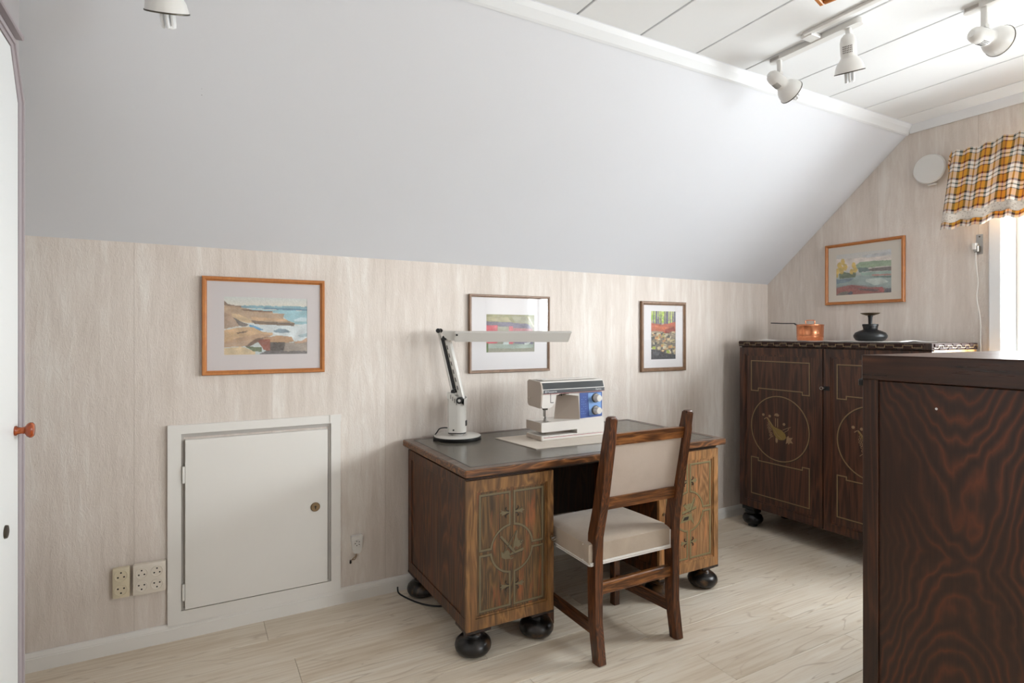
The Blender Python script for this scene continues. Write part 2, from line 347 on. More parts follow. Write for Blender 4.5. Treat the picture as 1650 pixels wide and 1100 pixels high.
    def beam(s, pts, wx, wy, side=Vector((1, 0, 0)), b=0):
        """square section swept through points; wx along `side`, wy across"""
        P = [Vector(p) for p in pts]; n = len(P); vs = []
        for i in range(n):
            d = (P[min(n-1, i+1)]-P[max(0, i-1)]).normalized(); x = side; y = d.cross(x).normalized()
            a = wx[i]/2 if isinstance(wx, (list, tuple)) else wx/2; c = wy[i]/2 if isinstance(wy, (list, tuple)) else wy/2
            e = b or .003
            for sx, sy in ((a, c-e), (a-e, c), (-a+e, c), (-a, c-e), (-a, -c+e), (-a+e, -c), (a-e, -c), (a, -c+e)): vs.append(P[i]+x*sx+y*sy)
        fs = [[i*8+k, i*8+(k+1) % 8, (i+1)*8+(k+1) % 8, (i+1)*8+k] for i in range(n-1) for k in range(8)]
        fs += [list(range(8))[::-1], [(n-1)*8+k for k in range(8)]]
        return s.add(vs, fs)
    def mesh(s, name, fix=True, smooth=True, ang=35):
        me = bpy.data.meshes.new(name); me.from_pydata([tuple(v) for v in s.v], [], s.f); me.update()
        if fix:
            bm = bmesh.new(); bm.from_mesh(me); bmesh.ops.recalc_face_normals(bm, faces=bm.faces[:]); bm.to_mesh(me); bm.free()
        if smooth: me.shade_smooth(); me.set_sharp_from_angle(angle=math.radians(ang))
        return me
def obj(name, m, mat, parent=None, **k):
    me = m.mesh(name, **k) if isinstance(m, M) else m
    if mat and not me.materials: me.materials.append(MT[mat])
    o = bpy.data.objects.new(name, me); COL.objects.link(o)
    if parent: o.parent = parent
    return o
def thing(name, label, cat, loc=(0, 0, 0), rz=0, group=None):
    o = bpy.data.objects.new(name, None); COL.objects.link(o); o.empty_display_size = .05
    o.location = loc; o.rotation_euler = (0, 0, rz); o['label'] = label; o['category'] = cat
    if group: o['group'] = group
    return o
def tag(o, label, cat, group=None):
    o['label'] = label; o['category'] = cat
    if group: o['group'] = group
    return o
def struct(name, m, mat, parent=None, **k):
    o = obj(name, m, mat, parent, **k)
    if not parent: o['kind'] = 'structure'
    return o
def front(y0): return lambda u, v, w: (u, y0-w, v)       # plane facing -Y, w outwards
def flat(z0): return lambda u, v, w: (u, v, z0+w)        # plane facing up
def T(loc=(0, 0, 0), rx=0, ry=0, rz=0):
    return Matrix.Translation(loc) @ Matrix.Rotation(rz, 4, 'Z') @ Matrix.Rotation(ry, 4, 'Y') @ Matrix.Rotation(rx, 4, 'X')
def arc(cx, cy, r, a0, a1, n=16): return [(cx+r*math.cos(a0+(a1-a0)*i/n), cy+r*math.sin(a0+(a1-a0)*i/n)) for i in range(n+1)]

# ------------------------------------------------------------------ the room
WY = 2.845; GX = 3.758; CZ = 2.539; YF = -1.95; XL = -1.0
SK = (2.539-1.669)/(1.834-2.845)
def zs(y, x=2): return 1.669+.010*(GX-x)/4.3+(y-WY)*SK
# floor with planks
fl = M().box(XL-.1, GX+.1, YF-.1, WY+.1, -.08, -.004); floor = struct('floor', fl, 'subfloor')
PW, PL = .192, 1.28
pm = M().box(-PL/2+.0006, PL/2-.0006, -PW/2+.0006, PW/2-.0006, -.01, 0, .0008).mesh('floor_plank', smooth=False); pm.materials.append(MT['floor'])
rows = int((WY+.0-YF)/PW)+1
random.seed(4)
cutcache = {}
for r in range(rows):
    yc = WY-.012-PW/2-r*PW
    if yc-PW/2 < YF-.2: continue
    off = (r*.47) % 1 * PL
    x = XL-off
    while x < GX:
        a, b = max(x, XL), min(x+PL, GX)
        if b-a > .03:
            if b-a < PL-.001:
                me = M().box(-(b-a)/2+.0006, (b-a)/2-.0006, -PW/2+.0006, PW/2-.0006, -.01, 0, .0008).mesh('floor_plank', smooth=False); me.materials.append(MT['floor'])
            else: me = pm
            o = bpy.data.objects.new('floor_plank', me); COL.objects.link(o); o.parent = floor; o.location = ((a+b)/2, yc, 0)
        x += PL
# back knee wall
def xwall(u, v, w): return (u, WY+w, v)
struct('wall_back', M().prism([(XL, -.02), (GX+.1, -.02), (GX+.1, 1.74), (XL, 1.75)], xwall, 0, .1), 'wallpaper', smooth=False)
# gable wall with the window opening
def gy(u, v, w): return (GX+w, u, v)
WN = dict(y0=-.70, y1=1.42, z0=1.12, z1=2.10)
g = M()
g.prism([(WN['y1'], -.02), (WY+.1, -.02), (WY+.1, 1.60), (WY, 1.669), (1.834, CZ+.02), (WN['y1'], CZ+.02)], gy, 0, .16)
g.prism([(YF, -.02), (WN['y0'], -.02), (WN['y0'], CZ+.02), (YF, CZ+.02)], gy, 0, .16)
g.prism([(WN['y0'], -.02), (WN['y1'], -.02), (WN['y1'], WN['z0']), (WN['y0'], WN['z0'])], gy, 0, .16)
g.prism([(WN['y0'], WN['z1']), (WN['y1'], WN['z1']), (WN['y1'], CZ+.02), (WN['y0'], CZ+.02)], gy, 0, .16)
struct('wall_right', g, 'wallpaper', smooth=False)
# slope
yt = 1.834
a = []
for d in (0, .09):
    a += [(XL, WY+d*.67, zs(WY, XL)+d*.75), (GX+.1, WY+d*.67, zs(WY, GX)+d*.75), (GX+.1, yt+d*.67, CZ+d*.75), (XL, yt+d*.67, CZ+d*.75)]
sl = M().add(a, [[0, 1, 2, 3], [7, 6, 5, 4], [0, 4, 5, 1], [1, 5, 6, 2], [2, 6, 7, 3], [3, 7, 4, 0]])
slope = struct('ceiling_slope', sl, 'slope', smooth=False)
nh = M()
for p in ((.0266, 2.287), (.0268, 2.3047)):
    z = zs(p[1], p[0]); nh.lathe([(0, -.001), (.003, -.001), (.003, .0015), (0, .0015)], T((p[0], p[1], z)) @ Matrix.Rotation(math.atan2(-.651, -.759)*1, 4, 'X') , 8)
obj('nail_hole', nh, 'hole', slope)
# ceiling panels
ceil = struct('ceiling', M().box(XL, GX+.1, YF-.1, 1.85, CZ+.012, CZ+.1), 'groove', smooth=False)
pitch = .321; x = 1.305-pitch*8
pm = M().box(.004, pitch-.004, YF, 1.847, CZ, CZ+.014, .002).mesh('ceiling_panel', smooth=False); pm.materials.append(MT['ceil'])
while x < GX-.02:
    if x+pitch <= GX: me = pm
    else: me = M().box(.004, GX-x, YF, 1.847, CZ, CZ+.014, .002).mesh('ceiling_panel', smooth=False); me.materials.append(MT['ceil'])
    if x > XL-pitch:
        o = bpy.data.objects.new('ceiling_panel', me); COL.objects.link(o); o.parent = ceil; o.location = (x, 0, 0)
    x += pitch
# cornices
def slp(x): return lambda u, v, w: (x+w, u, v)
c1 = M().prism([(1.836, CZ+.0), (1.890, CZ-.046), (1.884, CZ-.050), (1.874, CZ-.044), (1.850, CZ-.020), (1.838, CZ-.004)][::-1], slp(0), XL, GX)
struct('trim_slope', c1, 'trim', smooth=False)
c2 = M().prism([(0, 0), (0, -.040), (-.006, -.044), (-.016, -.044), (-.034, -.012), (-.040, 0)], lambda u, v, w: (GX+u, w, CZ+v), YF, 1.86)
struct('trim_right', c2, 'trim', smooth=False)
# baseboards
bp = [(0, 0), (.015, 0), (.015, .050), (.013, .052), (.013, .056), (.011, .060), (.008, .068), (.004, .072), (0, .072)]
struct('baseboard_back', M().prism([(WY-d, z) for d, z in bp], slp(0), XL, GX), 'hatch', smooth=False)
struct('baseboard_right', M().prism([(GX-d, z) for d, z in bp], lambda u, v, w: (u, w, v), YF, WY-.015), 'hatch', smooth=False)
# front wall (behind the camera) with an unseen window added for fill light, left outer wall
FW = dict(x0=2.4, x1=3.35, z0=1.05, z1=1.95)
f = M()
def fy(u, v, w): return (u, YF-w, v)
f.prism([(XL, -.02), (FW['x0'], -.02), (FW['x0'], CZ+.05), (XL, CZ+.05)], fy, 0, .12)
f.prism([(FW['x1'], -.02), (GX+.1, -.02), (GX+.1, CZ+.05), (FW['x1'], CZ+.05)], fy, 0, .12)
f.prism([(FW['x0'], -.02), (FW['x1'], -.02), (FW['x1'], FW['z0']), (FW['x0'], FW['z0'])], fy, 0, .12)
f.prism([(FW['x0'], FW['z1']), (FW['x1'], FW['z1']), (FW['x1'], CZ+.05), (FW['x0'], CZ+.05)], fy, 0, .12)
struct('wall_front', f, 'wallpaper', smooth=False)
struct('wall_left_outer', M().prism([(YF, -.02), (WY+.1, -.02), (WY+.1, 1.62), (1.75, CZ+.05), (YF, CZ+.05)], lambda u, v, w: (XL-w, u, v), 0, .1), 'wallpaper', smooth=False)
w2 = struct('added_fill_window', M().box(FW['x0'], FW['x1'], YF-.09, YF-.04, FW['z0'], FW['z0']+.06, .004).box(FW['x0'], FW['x1'], YF-.09, YF-.04, FW['z1']-.06, FW['z1'], .004)
   .box(FW['x0'], FW['x0']+.06, YF-.09, YF-.04, FW['z0'], FW['z1'], .004).box(FW['x1']-.06, FW['x1'], YF-.09, YF-.04, FW['z0'], FW['z1'], .004)
   .box(2.85, 2.90, YF-.09, YF-.04, FW['z0'], FW['z1'], .004), 'trim')
obj('pane', M().box(FW['x0']+.05, FW['x1']-.05, YF-.066, YF-.062, FW['z0']+.05, FW['z1']-.05), 'window_glass', w2, smooth=False)
# left partition with the wardrobe-like door
PX = -.4275
def px(u, v, w): return (PX+w, u, v)
lw = M().prism([(YF, 0), (2.085, 0), (2.085, zs(2.085, -.4)), (yt, CZ), (YF, CZ)], px, -.12, 0)
wl = struct('wall_left', lw, 'leftwall', smooth=False)
cas_o = [(2.082, 0), (2.082, 1.950), (1.984, 2.084), (1.25, 2.084), (1.15, 1.950), (1.15, 0)]
cas_i = [(2.018, 0), (2.018, 1.928), (1.944, 2.050), (1.284, 2.052), (1.20, 1.934), (1.20, 0)]
cs = M()
for k in range(5):
    cs.prism([cas_o[k], cas_o[k+1], cas_i[k+1], cas_i[k]], px, 0, .014)
    mid = [tuple((Vector(cas_o[j])*.55+Vector(cas_i[j])*.45)) for j in (k, k+1)]
    cs.band(mid, .010, px, .014, .018)
d1 = struct('door_1', cs, 'casing', smooth=False)
lf = obj('door_leaf', M().prism([(p[0]-.002 if p[0] > 1.6 else p[0]+.002, p[1]+.004 if p[1] < .1 else p[1]-.003) for p in cas_i], px, .001, .012), 'door', d1, smooth=False)
kT = T((PX+.012, 1.985, 1.042), ry=PI/2) @ Matrix.Scale(.8, 4)
obj('knob', M().lathe([(0, 0), (.016, 0), (.0165, .004), (.012, .009), (.0105, .018), (.012, .026), (.022, .033), (.026, .040), (.0255, .046), (.020, .051), (0, .053)], kT, 28), 'knobwood', d1)
obj('keyhole_plate', M().lathe([(0, 0), (.017, 0), (.016, .005), (.008, .007), (0, .007)], T((PX+.012, 1.895, .80), ry=PI/2), 20), 'darksteel', d1)
struct('trim_left', M().box(PX, PX+.02, YF, 2.048, 2.108, 2.122, .003), 'casing', smooth=False)
# window in the gable
Y0, Y1, Z0, Z1 = WN['y0'], WN['y1'], WN['z0'], WN['z1']
wn = M()
for a, b, c, d in ((Y1-.004, Y1+.052, Z0-.03, Z1+.055), (Y0-.052, Y0+.004, Z0-.03, Z1+.055), (Y0-.052, Y1+.052, Z1-.004, Z1+.055)):
    wn.box(GX-.016, GX+.002, a, b, c, d, .004)
window = struct('window_1', wn, 'trim')
jm = M().box(GX, GX+.16, Y1-.012, Y1, Z0, Z1).box(GX, GX+.16, Y0, Y0+.012, Z0, Z1).box(GX, GX+.16, Y0, Y1, Z1-.012, Z1)
obj('jamb', jm, 'door', window, smooth=False)
for a, b in ((-.688, .012), (.016, .708), (.712, 1.408)):
    sash = M().box(GX+.135, GX+.165, a, a+.045, Z0+.01, Z1-.012, .004).box(GX+.135, GX+.165, b-.045, b, Z0+.01, Z1-.012, .004)
    sash.box(GX+.137, GX+.163, a+.040, b-.040, Z0+.011, Z0+.06, .003).box(GX+.137, GX+.163, a+.040, b-.040, Z1-.06, Z1-.013, .003)
    sh_ = obj('window_sash', sash, 'rebate', window)  # white sash, its shade put into the grey colour
    obj('pane', M().box(GX+.148, GX+.152, a+.03, b-.03, Z0+.04, Z1-.04), 'window_glass', sh_, smooth=False)
obj('window_sill', M().box(GX-.05, GX+.16, Y0-.06, Y1+.06, Z0-.03, Z0+.006, .006), 'trim', window)

# ------------------------------------------------------------------ access hatch
t = thing('access_hatch', 'white painted square attic hatch with wooden surround set low in wallpapered wall', 'hatch', (.264, WY, .066))
ox, oz = .264, .066
def hx(x): return x-ox
def hz(z): return z-oz
fr = M(); F = front(0)
def hp(p): return [(hx(a), hz(b)) for a, b in p]
O = [(-.094, .066), (.622, .066), (.622, .912), (-.094, .912)]; I = [(-.044, .120), (.578, .120), (.578, .874), (-.044, .874)]
for k in range(4):
    j = (k+1) % 4
    fr.prism(hp([O[k], O[j], I[j], I[k]]), F, 0, .016)
obj('frame', fr, 'hatch', t, smooth=False)
obj('corner_patch', M().prism(hp([(.572, .880), (.624, .880), (.624, .914), (.572, .914)]), F, .016, .019), 'hatch', t, smooth=False)
lin = M()
I2 = [(-.034, .130), (.566, .130), (.566, .858), (-.034, .858)]
for k in range(4):
    j = (k+1) % 4; lin.prism(hp([I[k], I[j], I2[j], I2[k]]), F, 0, .006)
obj('rebate', lin, 'rebate', t, smooth=False)
dr = obj('door_panel', M().box(hx(-.030), hx(.560), -.024, 0, hz(.126), hz(.848), .002), 'hatch', t)
for z in (.70, .20):
    obj('hinge', M().cyl((hx(-.036), -.020, hz(z-.035)), (hx(-.036), -.020, hz(z+.035)), .0055, seg=12), 'hatch', t)
lk = obj('lock', M().lathe([(0, 0), (.021, 0), (.0215, .004), (.018, .007), (0, .007)], T((hx(.503), -.024, hz(.488)), rx=PI/2), 32), 'brass', t); lk['label'] = 'round worn brass lock'
obj('keyhole', M().lathe([(0, 0), (.0045, 0), (.0045, .001), (0, .001)], T((hx(.503), -.0315, hz(.490)), rx=PI/2), 12).box(hx(.501), hx(.505), -.0325, -.0315, hz(.478), hz(.489)), 'hole', lk)

# ------------------------------------------------------------------ sockets
def socket_face(t, x, z, r, rot, mat, depth):
    f = obj('outlet', M().lathe([(r, -.001), (r, .003), (r*.9, .0035), (r*.82, .0008), (0, .0006)], T((x, -depth, z), rx=PI/2), 28), mat, t)
    h = M()
    for a in (rot-PI/3, rot+PI/3, rot+PI): 
        h.lathe([(0, 0), (r*.14, 0), (r*.14, .001), (0, .001)], T((x+r*.5*math.cos(a), -depth-.0006, z+r*.5*math.sin(a)), rx=PI/2), 10)
    obj('pin_hole', h, 'hole', f)
def socket(name, label, x0, x1, z0, z1, cells, r, mat, depth, group=None):
    t = thing(name, label, 'socket', ((x0+x1)/2, WY, z0), 0); w, h = x1-x0, z1-z0
    obj('housing', M().box(-w/2, w/2, -depth, 0, 0, h, .006), mat, t)
    for cx, cz, rot in cells: socket_face(t, cx, cz, r, rot, mat, depth)
socket('wall_socket', 'narrow cream double wall socket with yellowed cover', -.286, -.226, .226, .349, [(0, .092, -PI/2), (0, .034, PI/2)], .024, 'socket_old', .026)
socket('wall_socket', 'wide white quadruple wall socket beside the hatch frame', -.216, -.1, .226, .352, [(a, b, c) for a in (-.027, .027) for b, c in ((.090, -PI/2), (.036, PI/2))], .0225, 'socket_new', .032)
t = thing('telephone_jack', 'small white telephone wall jack with dangling torn wires', 'telephone jack', (.701, WY, .229))
obj('cover', M().prism([(-.026, .088), (.026, .088), (.027, .080), (.021, .014), (.012, .002), (-.012, .002), (-.021, .014), (-.027, .080)], front(0), 0, .022), 'white_pl', t, smooth=False)
ring = obj('jack_face', M().lathe([(.017, 0), (.0165, .003), (.012, .0015), (0, .0015)], T((0, -.022, .052), rx=PI/2), 24), 'white_pl', t)
h = M()
for k in range(5):
    a = PI/2+PI/5+2*PI*k/5; h.box(-.0016, .0016, -.0245, -.0235, .008, .013, T=T((0, 0, .052)) @ Matrix.Rotation(a, 4, 'Y'))
obj('slot', h, 'hole', ring, smooth=False)
obj('wire', M().tube([(0, -.008, .004), (-.004, -.010, -.012), (-.016, -.012, -.020), (-.026, -.010, -.030)], .002, 6).tube([(-.001, -.01, -.008), (-.010, -.014, -.028), (-.024, -.010, -.026)], .0015, 6), 'brass', t)
obj('torn_end', M().lathe([(0, 0), (.005, .005), (.004, .016), (0, .022)], T((-.030, -.01, -.048)), 8), 'hole', t)

# ------------------------------------------------------------------ framed pictures
def inpoly(X, Y, poly):
    c = np.zeros(X.shape, bool); n = len(poly); j = n-1
    for i in range(n):
        xi, yi = poly[i]; xj, yj = poly[j]
        if yi != yj: c ^= ((yi > Y) != (yj > Y)) & (X < (xj-xi)*(Y-yi)/(yj-yi)+xi)
        j = i
    return c
def snoise(X, Y, rs, f):
    a = np.zeros(X.shape)
    for k in range(7):
        th = rs.uniform(0, 2*PI); w = f*rs.uniform(.6, 1.8); a += np.sin((X*math.cos(th)+Y*math.sin(th))*w+rs.uniform(0, 6.3))
    return a/7
def painting(name, x0, x1, z0, z1, ypos, bgfn, layers, box, seed, nx=130, ny=96, wob=1.0, grain=.05):
    """layers drawn back to front; coordinates given in the box (u0,v0,u1,v1), v downwards"""
    rs = np.random.RandomState(seed); u0, v0, u1, v1 = box
    U, V = np.meshgrid(np.linspace(0, 1, nx), np.linspace(0, 1, ny)); PXx = u0+U*(u1-u0); PYy = v0+V*(v1-v0)
    C = np.array(bgfn(U, V))
    for L in layers:
        col, poly = L[0], L[1]; j = (L[2] if len(L) > 2 else 5)*wob
        n1 = snoise(PXx, PYy, rs, .06)*j; n2 = snoise(PXx, PYy, rs, .06)*j
        m = inpoly(PXx+n1, PYy+n2, poly); c = np.array(col)/255.
        sh = 1+snoise(PXx, PYy*2, rs, .03)*.16
        Cn = np.clip(c[:, None, None]*sh, 0, 1)
        al = .9
        C = np.where(m, C*(1-al)+Cn*al, C)
    C = np.clip(C*(1+rs.uniform(-grain, grain, U.shape)), 0, 1)
    L = np.where(C <= .04045, C/12.92, ((C+.055)/1.055)**2.4)
    vs = [(x0+U[j, i]*(x1-x0), ypos, z1-V[j, i]*(z1-z0)) for j in range(ny) for i in range(nx)]
    fs = [(j*nx+i, (j+1)*nx+i, (j+1)*nx+i+1, j*nx+i+1) for j in range(ny-1) for i in range(nx-1)]
    me = bpy.data.meshes.new(name); me.from_pydata(vs, [], fs)
    at = me.color_attributes.new('Col', 'FLOAT_COLOR', 'POINT')
    d = np.ones((ny*nx, 4), np.float32); d[:, 0] = L[0].ravel(); d[:, 1] = L[1].ravel(); d[:, 2] = L[2].ravel()
    at.data.foreach_set('color', d.ravel()); me.materials.append(MT['paint']); return me
def picture(label, loc, rz, w, h, fw, fd, fmat, mmat, win, pmesh_args, grp='framed watercolours on the walls'):
    """win = painting window (x0,x1,z0,z1) measured from the left/bottom outer corner"""
    t = thing('framed_picture', label, 'picture', loc, rz, None)
    fr = M(); prof = [(0, 0), (0, fd*.8), (fw*.15, fd), (fw*.6, fd*.95), (fw*.8, fd*.6), (fw, fd*.55), (fw, 0)]
    cor = [(0, 0, 1, 1), (w, 0, -1, 1), (w, h, -1, -1), (0, h, 1, -1)]; n = len(prof); vs = []
    for cx, cz, sx, sz in cor:
        for a, d in prof: vs.append((cx+sx*a, -d-.004, cz+sz*a))
    fs = [[k*n+i, ((k+1) % 4)*n+i, ((k+1) % 4)*n+i+1, k*n+i+1] for k in range(4) for i in range(n-1)]
    fs += [[k*n+n-1, ((k+1) % 4)*n+n-1, ((k+1) % 4)*n, k*n] for k in range(4)]
    obj('frame', fr.add(vs, fs), fmat, t, ang=20)
    x0, x1, z0, z1 = win; b = .004; mt = M(); e = fw*.7; yy = -(.004+fd*.35)
    O = [(e, e), (w-e, e), (w-e, h-e), (e, h-e)]; I = [(x0, z0), (x1, z0), (x1, z1), (x0, z1)]
    for k in range(4):
        j = (k+1) % 4; mt.prism([O[k], O[j], I[j], I[k]], front(yy), -.002, 0)
    obj('mount', mt, mmat, t, smooth=False)
    obj('backing', M().box(fw*.5, w-fw*.5, yy+.003, -.001, fw*.5, h-fw*.5), mmat, t, smooth=False)
    obj('painting', painting('painting', x0-.001, x1+.001, z0-.001, z1+.001, yy+.0015, *pmesh_args), None, t)
    obj('pane', M().box(fw*.8, w-fw*.8, yy-.004, yy-.0025, fw*.8, h-fw*.8), 'glass', t, smooth=False)
    return t
def mixv(V, stops):
    out = []
    for k in range(3): out.append(np.interp(V, [s[0] for s in stops], [s[1][k]/255. for s in stops]))
    return out
# 1: rocky shore
L1 = [((118, 160, 174), [(430, 345), (1060, 345), (1060, 385), (430, 372)], 3), ((96, 130, 150), [(640, 362), (860, 366), (1060, 372), (1060, 388), (850, 384), (640, 376)], 4),
      ((142, 186, 196), [(440, 380), (1060, 386), (1060, 520), (900, 530), (800, 420)], 6), ((196, 212, 216), [(920, 480), (1000, 455), (1058, 462), (1058, 500), (930, 495)], 6),
      ((206, 214, 216), [(480, 520), (930, 540), (1060, 520), (1060, 690), (930, 690), (700, 610), (560, 590)], 6),
      ((120, 142, 156), [(730, 590), (790, 570), (860, 578), (900, 606), (820, 616), (740, 606)], 5), ((88, 150, 190), [(500, 530), (560, 545), (640, 585), (600, 590), (510, 556)], 4),
      ((150, 170, 176), [(960, 640), (1058, 612), (1058, 650), (1000, 660)], 4),
      ((124, 100, 82), [(280, 300), (320, 338), (440, 352), (430, 372), (280, 372)], 4),
      ((176, 146, 118), [(280, 350), (430, 366), (520, 386), (720, 398), (720, 416), (836, 420), (822, 470), (930, 512), (930, 540), (600, 530), (510, 510), (350, 470), (280, 560)], 5),
      ((112, 84, 68), [(430, 382), (720, 396), (718, 410), (560, 404), (430, 392)], 3), ((200, 164, 128), [(520, 456), (860, 476), (866, 500), (530, 486)], 4),
      ((116, 98, 84), [(520, 492), (934, 516), (930, 544), (560, 526)], 4), ((168, 140, 118), [(280, 420), (350, 430), (420, 545), (280, 576)], 4),
      ((208, 180, 142), [(352, 424), (400, 430), (524, 482), (520, 520), (440, 506), (350, 458)], 3), ((106, 96, 90), [(354, 460), (440, 506), (500, 530), (470, 552), (420, 546)], 4),
      ((198, 160, 118), [(280, 590), (400, 562), (540, 556), (620, 600), (724, 616), (720, 640), (540, 680), (280, 720)], 5),
      ((176, 144, 116), [(280, 700), (420, 660), (600, 620), (720, 636), (560, 690), (470, 746), (280, 752)], 5),
      ((104, 84, 70), [(390, 610), (500, 592), (470, 612), (400, 622)], 3), ((110, 82, 66), [(470, 746), (560, 672), (700, 646), (620, 690), (500, 750)], 4),
      ((206, 180, 140), [(280, 760), (460, 750), (560, 800), (560, 830), (280, 830)], 5), ((92, 106, 72), [(470, 744), (620, 756), (620, 800), (540, 796)], 4),
      ((176, 134, 96), [(620, 670), (760, 640), (900, 650), (926, 700), (860, 716), (700, 706)], 5), ((134, 68, 52), [(584, 700), (600, 682), (700, 676), (696, 800), (640, 780)], 5),
      ((62, 52, 48), [(700, 706), (850, 706), (830, 810), (700, 812)], 5), ((148, 134, 122), [(840, 712), (1058, 706), (1058, 806), (824, 812)], 5),
      ((186, 146, 116), [(926, 700), (1000, 694), (1058, 660), (1058, 706), (940, 724)], 4), ((102, 96, 96), [(600, 822), (660, 790), (1058, 800), (1058, 830), (600, 830)], 5)]
bg1 = lambda U, V: mixv(V, [(0, (200, 204, 200)), (.15, (212, 206, 194)), (1, (190, 200, 200))])
picture('orange pine framed watercolour of rocky seashore and surf', (.033, WY, 1.120), 0, .514, .432, .020, .020, 'orangewood', 'mat_lilac', (.087, .436, .088, .345), (bg1, L1, (280, 262, 1058, 828), 3))
# 2: red barn, partly behind the lamp
L2 = [((150, 148, 112), [(290, 300), (810, 310), (810, 420), (290, 390)], 6), ((172, 164, 128), [(300, 330), (520, 330), (560, 390), (300, 372)], 8), ((160, 158, 136), [(560, 320), (720, 320), (760, 400), (600, 400)], 6),
      ((196, 190, 160), [(730, 320), (750, 320), (810, 440), (800, 450)], 2), ((104, 98, 118), [(290, 384), (580, 394), (580, 400), (740, 408), (780, 470), (290, 440)], 2), ((116, 112, 132), [(420, 392), (740, 408), (770, 462), (430, 440)], 2),
      ((206, 84, 98), [(290, 430), (410, 430), (410, 640), (290, 650)], 3), ((150, 148, 132), [(410, 440), (540, 446), (540, 660), (410, 650)], 3), ((198, 96, 108), [(530, 440), (575, 440), (575, 660), (530, 660)], 2),
      ((176, 108, 118), [(575, 462), (790, 470), (790, 640), (575, 640)], 3), ((124, 120, 138), [(590, 600), (800, 600), (800, 660), (590, 650)], 4), ((166, 178, 168), [(310, 650), (800, 660), (800, 700), (500, 710), (310, 700)], 6),
      ((190, 200, 198), [(480, 610), (530, 610), (530, 660), (460, 660)], 3), ((200, 206, 200), [(700, 640), (770, 630), (750, 660), (700, 664)], 3), ((96, 116, 70), [(290, 640), (312, 640), (312, 750), (290, 750)], 2)]
bg2 = lambda U, V: mixv(V, [(0, (150, 150, 118)), (.5, (150, 140, 130)), (.8, (146, 152, 136)), (1, (158, 154, 138))])
picture('brown framed picture of a red barn partly hidden behind the desk lamp', (1.302, WY, 1.087), 0, .516, .430, .016, .016, 'brownframe', 'mat_white', (.106, .414, .112, .322), (bg2, L2, (290, 298, 812, 752), 5))
# 3: wood and stone wall
rs = random.Random(8); L3 = []
for k in range(46):
    a, b = 250+rs.random()*326, 245+rs.random()*150; r = 12+rs.random()*16
    L3.append(((rs.choice([(176, 206, 84), (196, 214, 112), (150, 186, 70), (206, 214, 140)])), [(a-r, b), (a, b-r), (a+r, b), (a, b+r)], 4))
for a, wd in ((322, 26), (462, 34), (566, 20), (380, 8), (430, 10), (505, 9), (352, 9), (285, 10), (540, 10)):
    L3.append(((104, 100, 124), [(a-wd/2, 245), (a+wd/2, 245), (a+wd/2+4, 430), (a-wd/2-6, 430)], 3))
L3 += [((182, 92, 66), [(248, 400), (400, 420), (578, 380), (578, 520), (430, 530), (400, 500), (248, 500)], 6), ((204, 118, 84), [(300, 430), (480, 450), (470, 490), (300, 470)], 8), ((140, 60, 48), [(430, 480), (560, 440), (578, 500), (440, 530)], 6)]
for k in range(110):
    a, b = 250+rs.random()*326, 520+rs.random()*280; r = 9+rs.random()*15
    L3.append(((rs.choice([(196, 178, 140), (166, 150, 122), (206, 196, 166), (120, 110, 98), (204, 150, 100), (86, 86, 86), (184, 170, 110)])), [(a-r, b-r*.7), (a+r, b-r*.8), (a+r, b+r*.7), (a-r*.8, b+r)], 4))
for k in range(46):
    a, b = 250+rs.random()*326, 520+rs.random()*280; r = 6+rs.random()*12
    L3.append(((70, 66, 62), [(a-r, b-2), (a+r, b-4), (a+r, b+2), (a-r, b+4)], 4))
L3 += [((66, 66, 70), [(248, 730), (330, 740), (400, 760), (450, 790), (578, 800), (578, 860), (248, 860)], 6), ((98, 98, 104), [(270, 760), (370, 770), (350, 810), (280, 800)], 6), ((160, 176, 74), [(260, 700), (310, 700), (310, 728), (270, 728)], 4), ((160, 176, 74), [(450, 740), (490, 750), (500, 780), (460, 784)], 4)]
bg3 = lambda U, V: mixv(V, [(0, (196, 204, 140)), (.3, (170, 150, 130)), (.5, (150, 136, 116)), (1, (80, 78, 78))])
picture('small upright brown framed picture of woodland above a stone wall', (2.511, WY, 1.057), 0, .392, .455, .024, .018, 'brownframe', 'mat_white', (.089, .304, .078, .393), (bg3, L3, (248, 245, 578, 860), 6, 90, 150))
# 4: lake on the gable wall
L4 = [((226, 214, 204), [(240, 400), (1030, 340), (1030, 400), (240, 520)], 6), ((196, 196, 196), [(620, 340), (860, 300), (1030, 250), (1030, 320), (700, 370)], 8),
      ((142, 164, 132), [(540, 470), (600, 430), (760, 410), (1028, 395), (1028, 470), (760, 500), (560, 520)], 5), ((156, 176, 140), [(600, 470), (860, 450), (860, 480), (620, 496)], 6),
      ((104, 92, 86), [(700, 520), (1028, 480), (1028, 535), (740, 548)], 6), ((96, 118, 112), [(570, 500), (700, 500), (740, 545), (580, 570)], 6),
      ((150, 176, 162), [(600, 570), (1028, 540), (1028, 600), (620, 610)], 6), ((186, 128, 118), [(760, 592), (1028, 580), (1028, 602), (770, 612)], 3), ((96, 122, 110), [(680, 618), (1028, 608), (1028, 634), (700, 636)], 3),
      ((150, 166, 162), [(250, 680), (560, 610), (1028, 640), (1028, 780), (620, 740), (480, 730), (250, 770)], 6), ((196, 206, 196), [(680, 650), (900, 640), (1000, 690), (800, 740), (680, 690)], 8), ((112, 132, 144), [(250, 670), (520, 650), (420, 700), (260, 730)], 6),
      ((96, 110, 78), [(290, 600), (340, 560), (460, 580), (540, 560), (540, 630), (300, 660)], 7)]
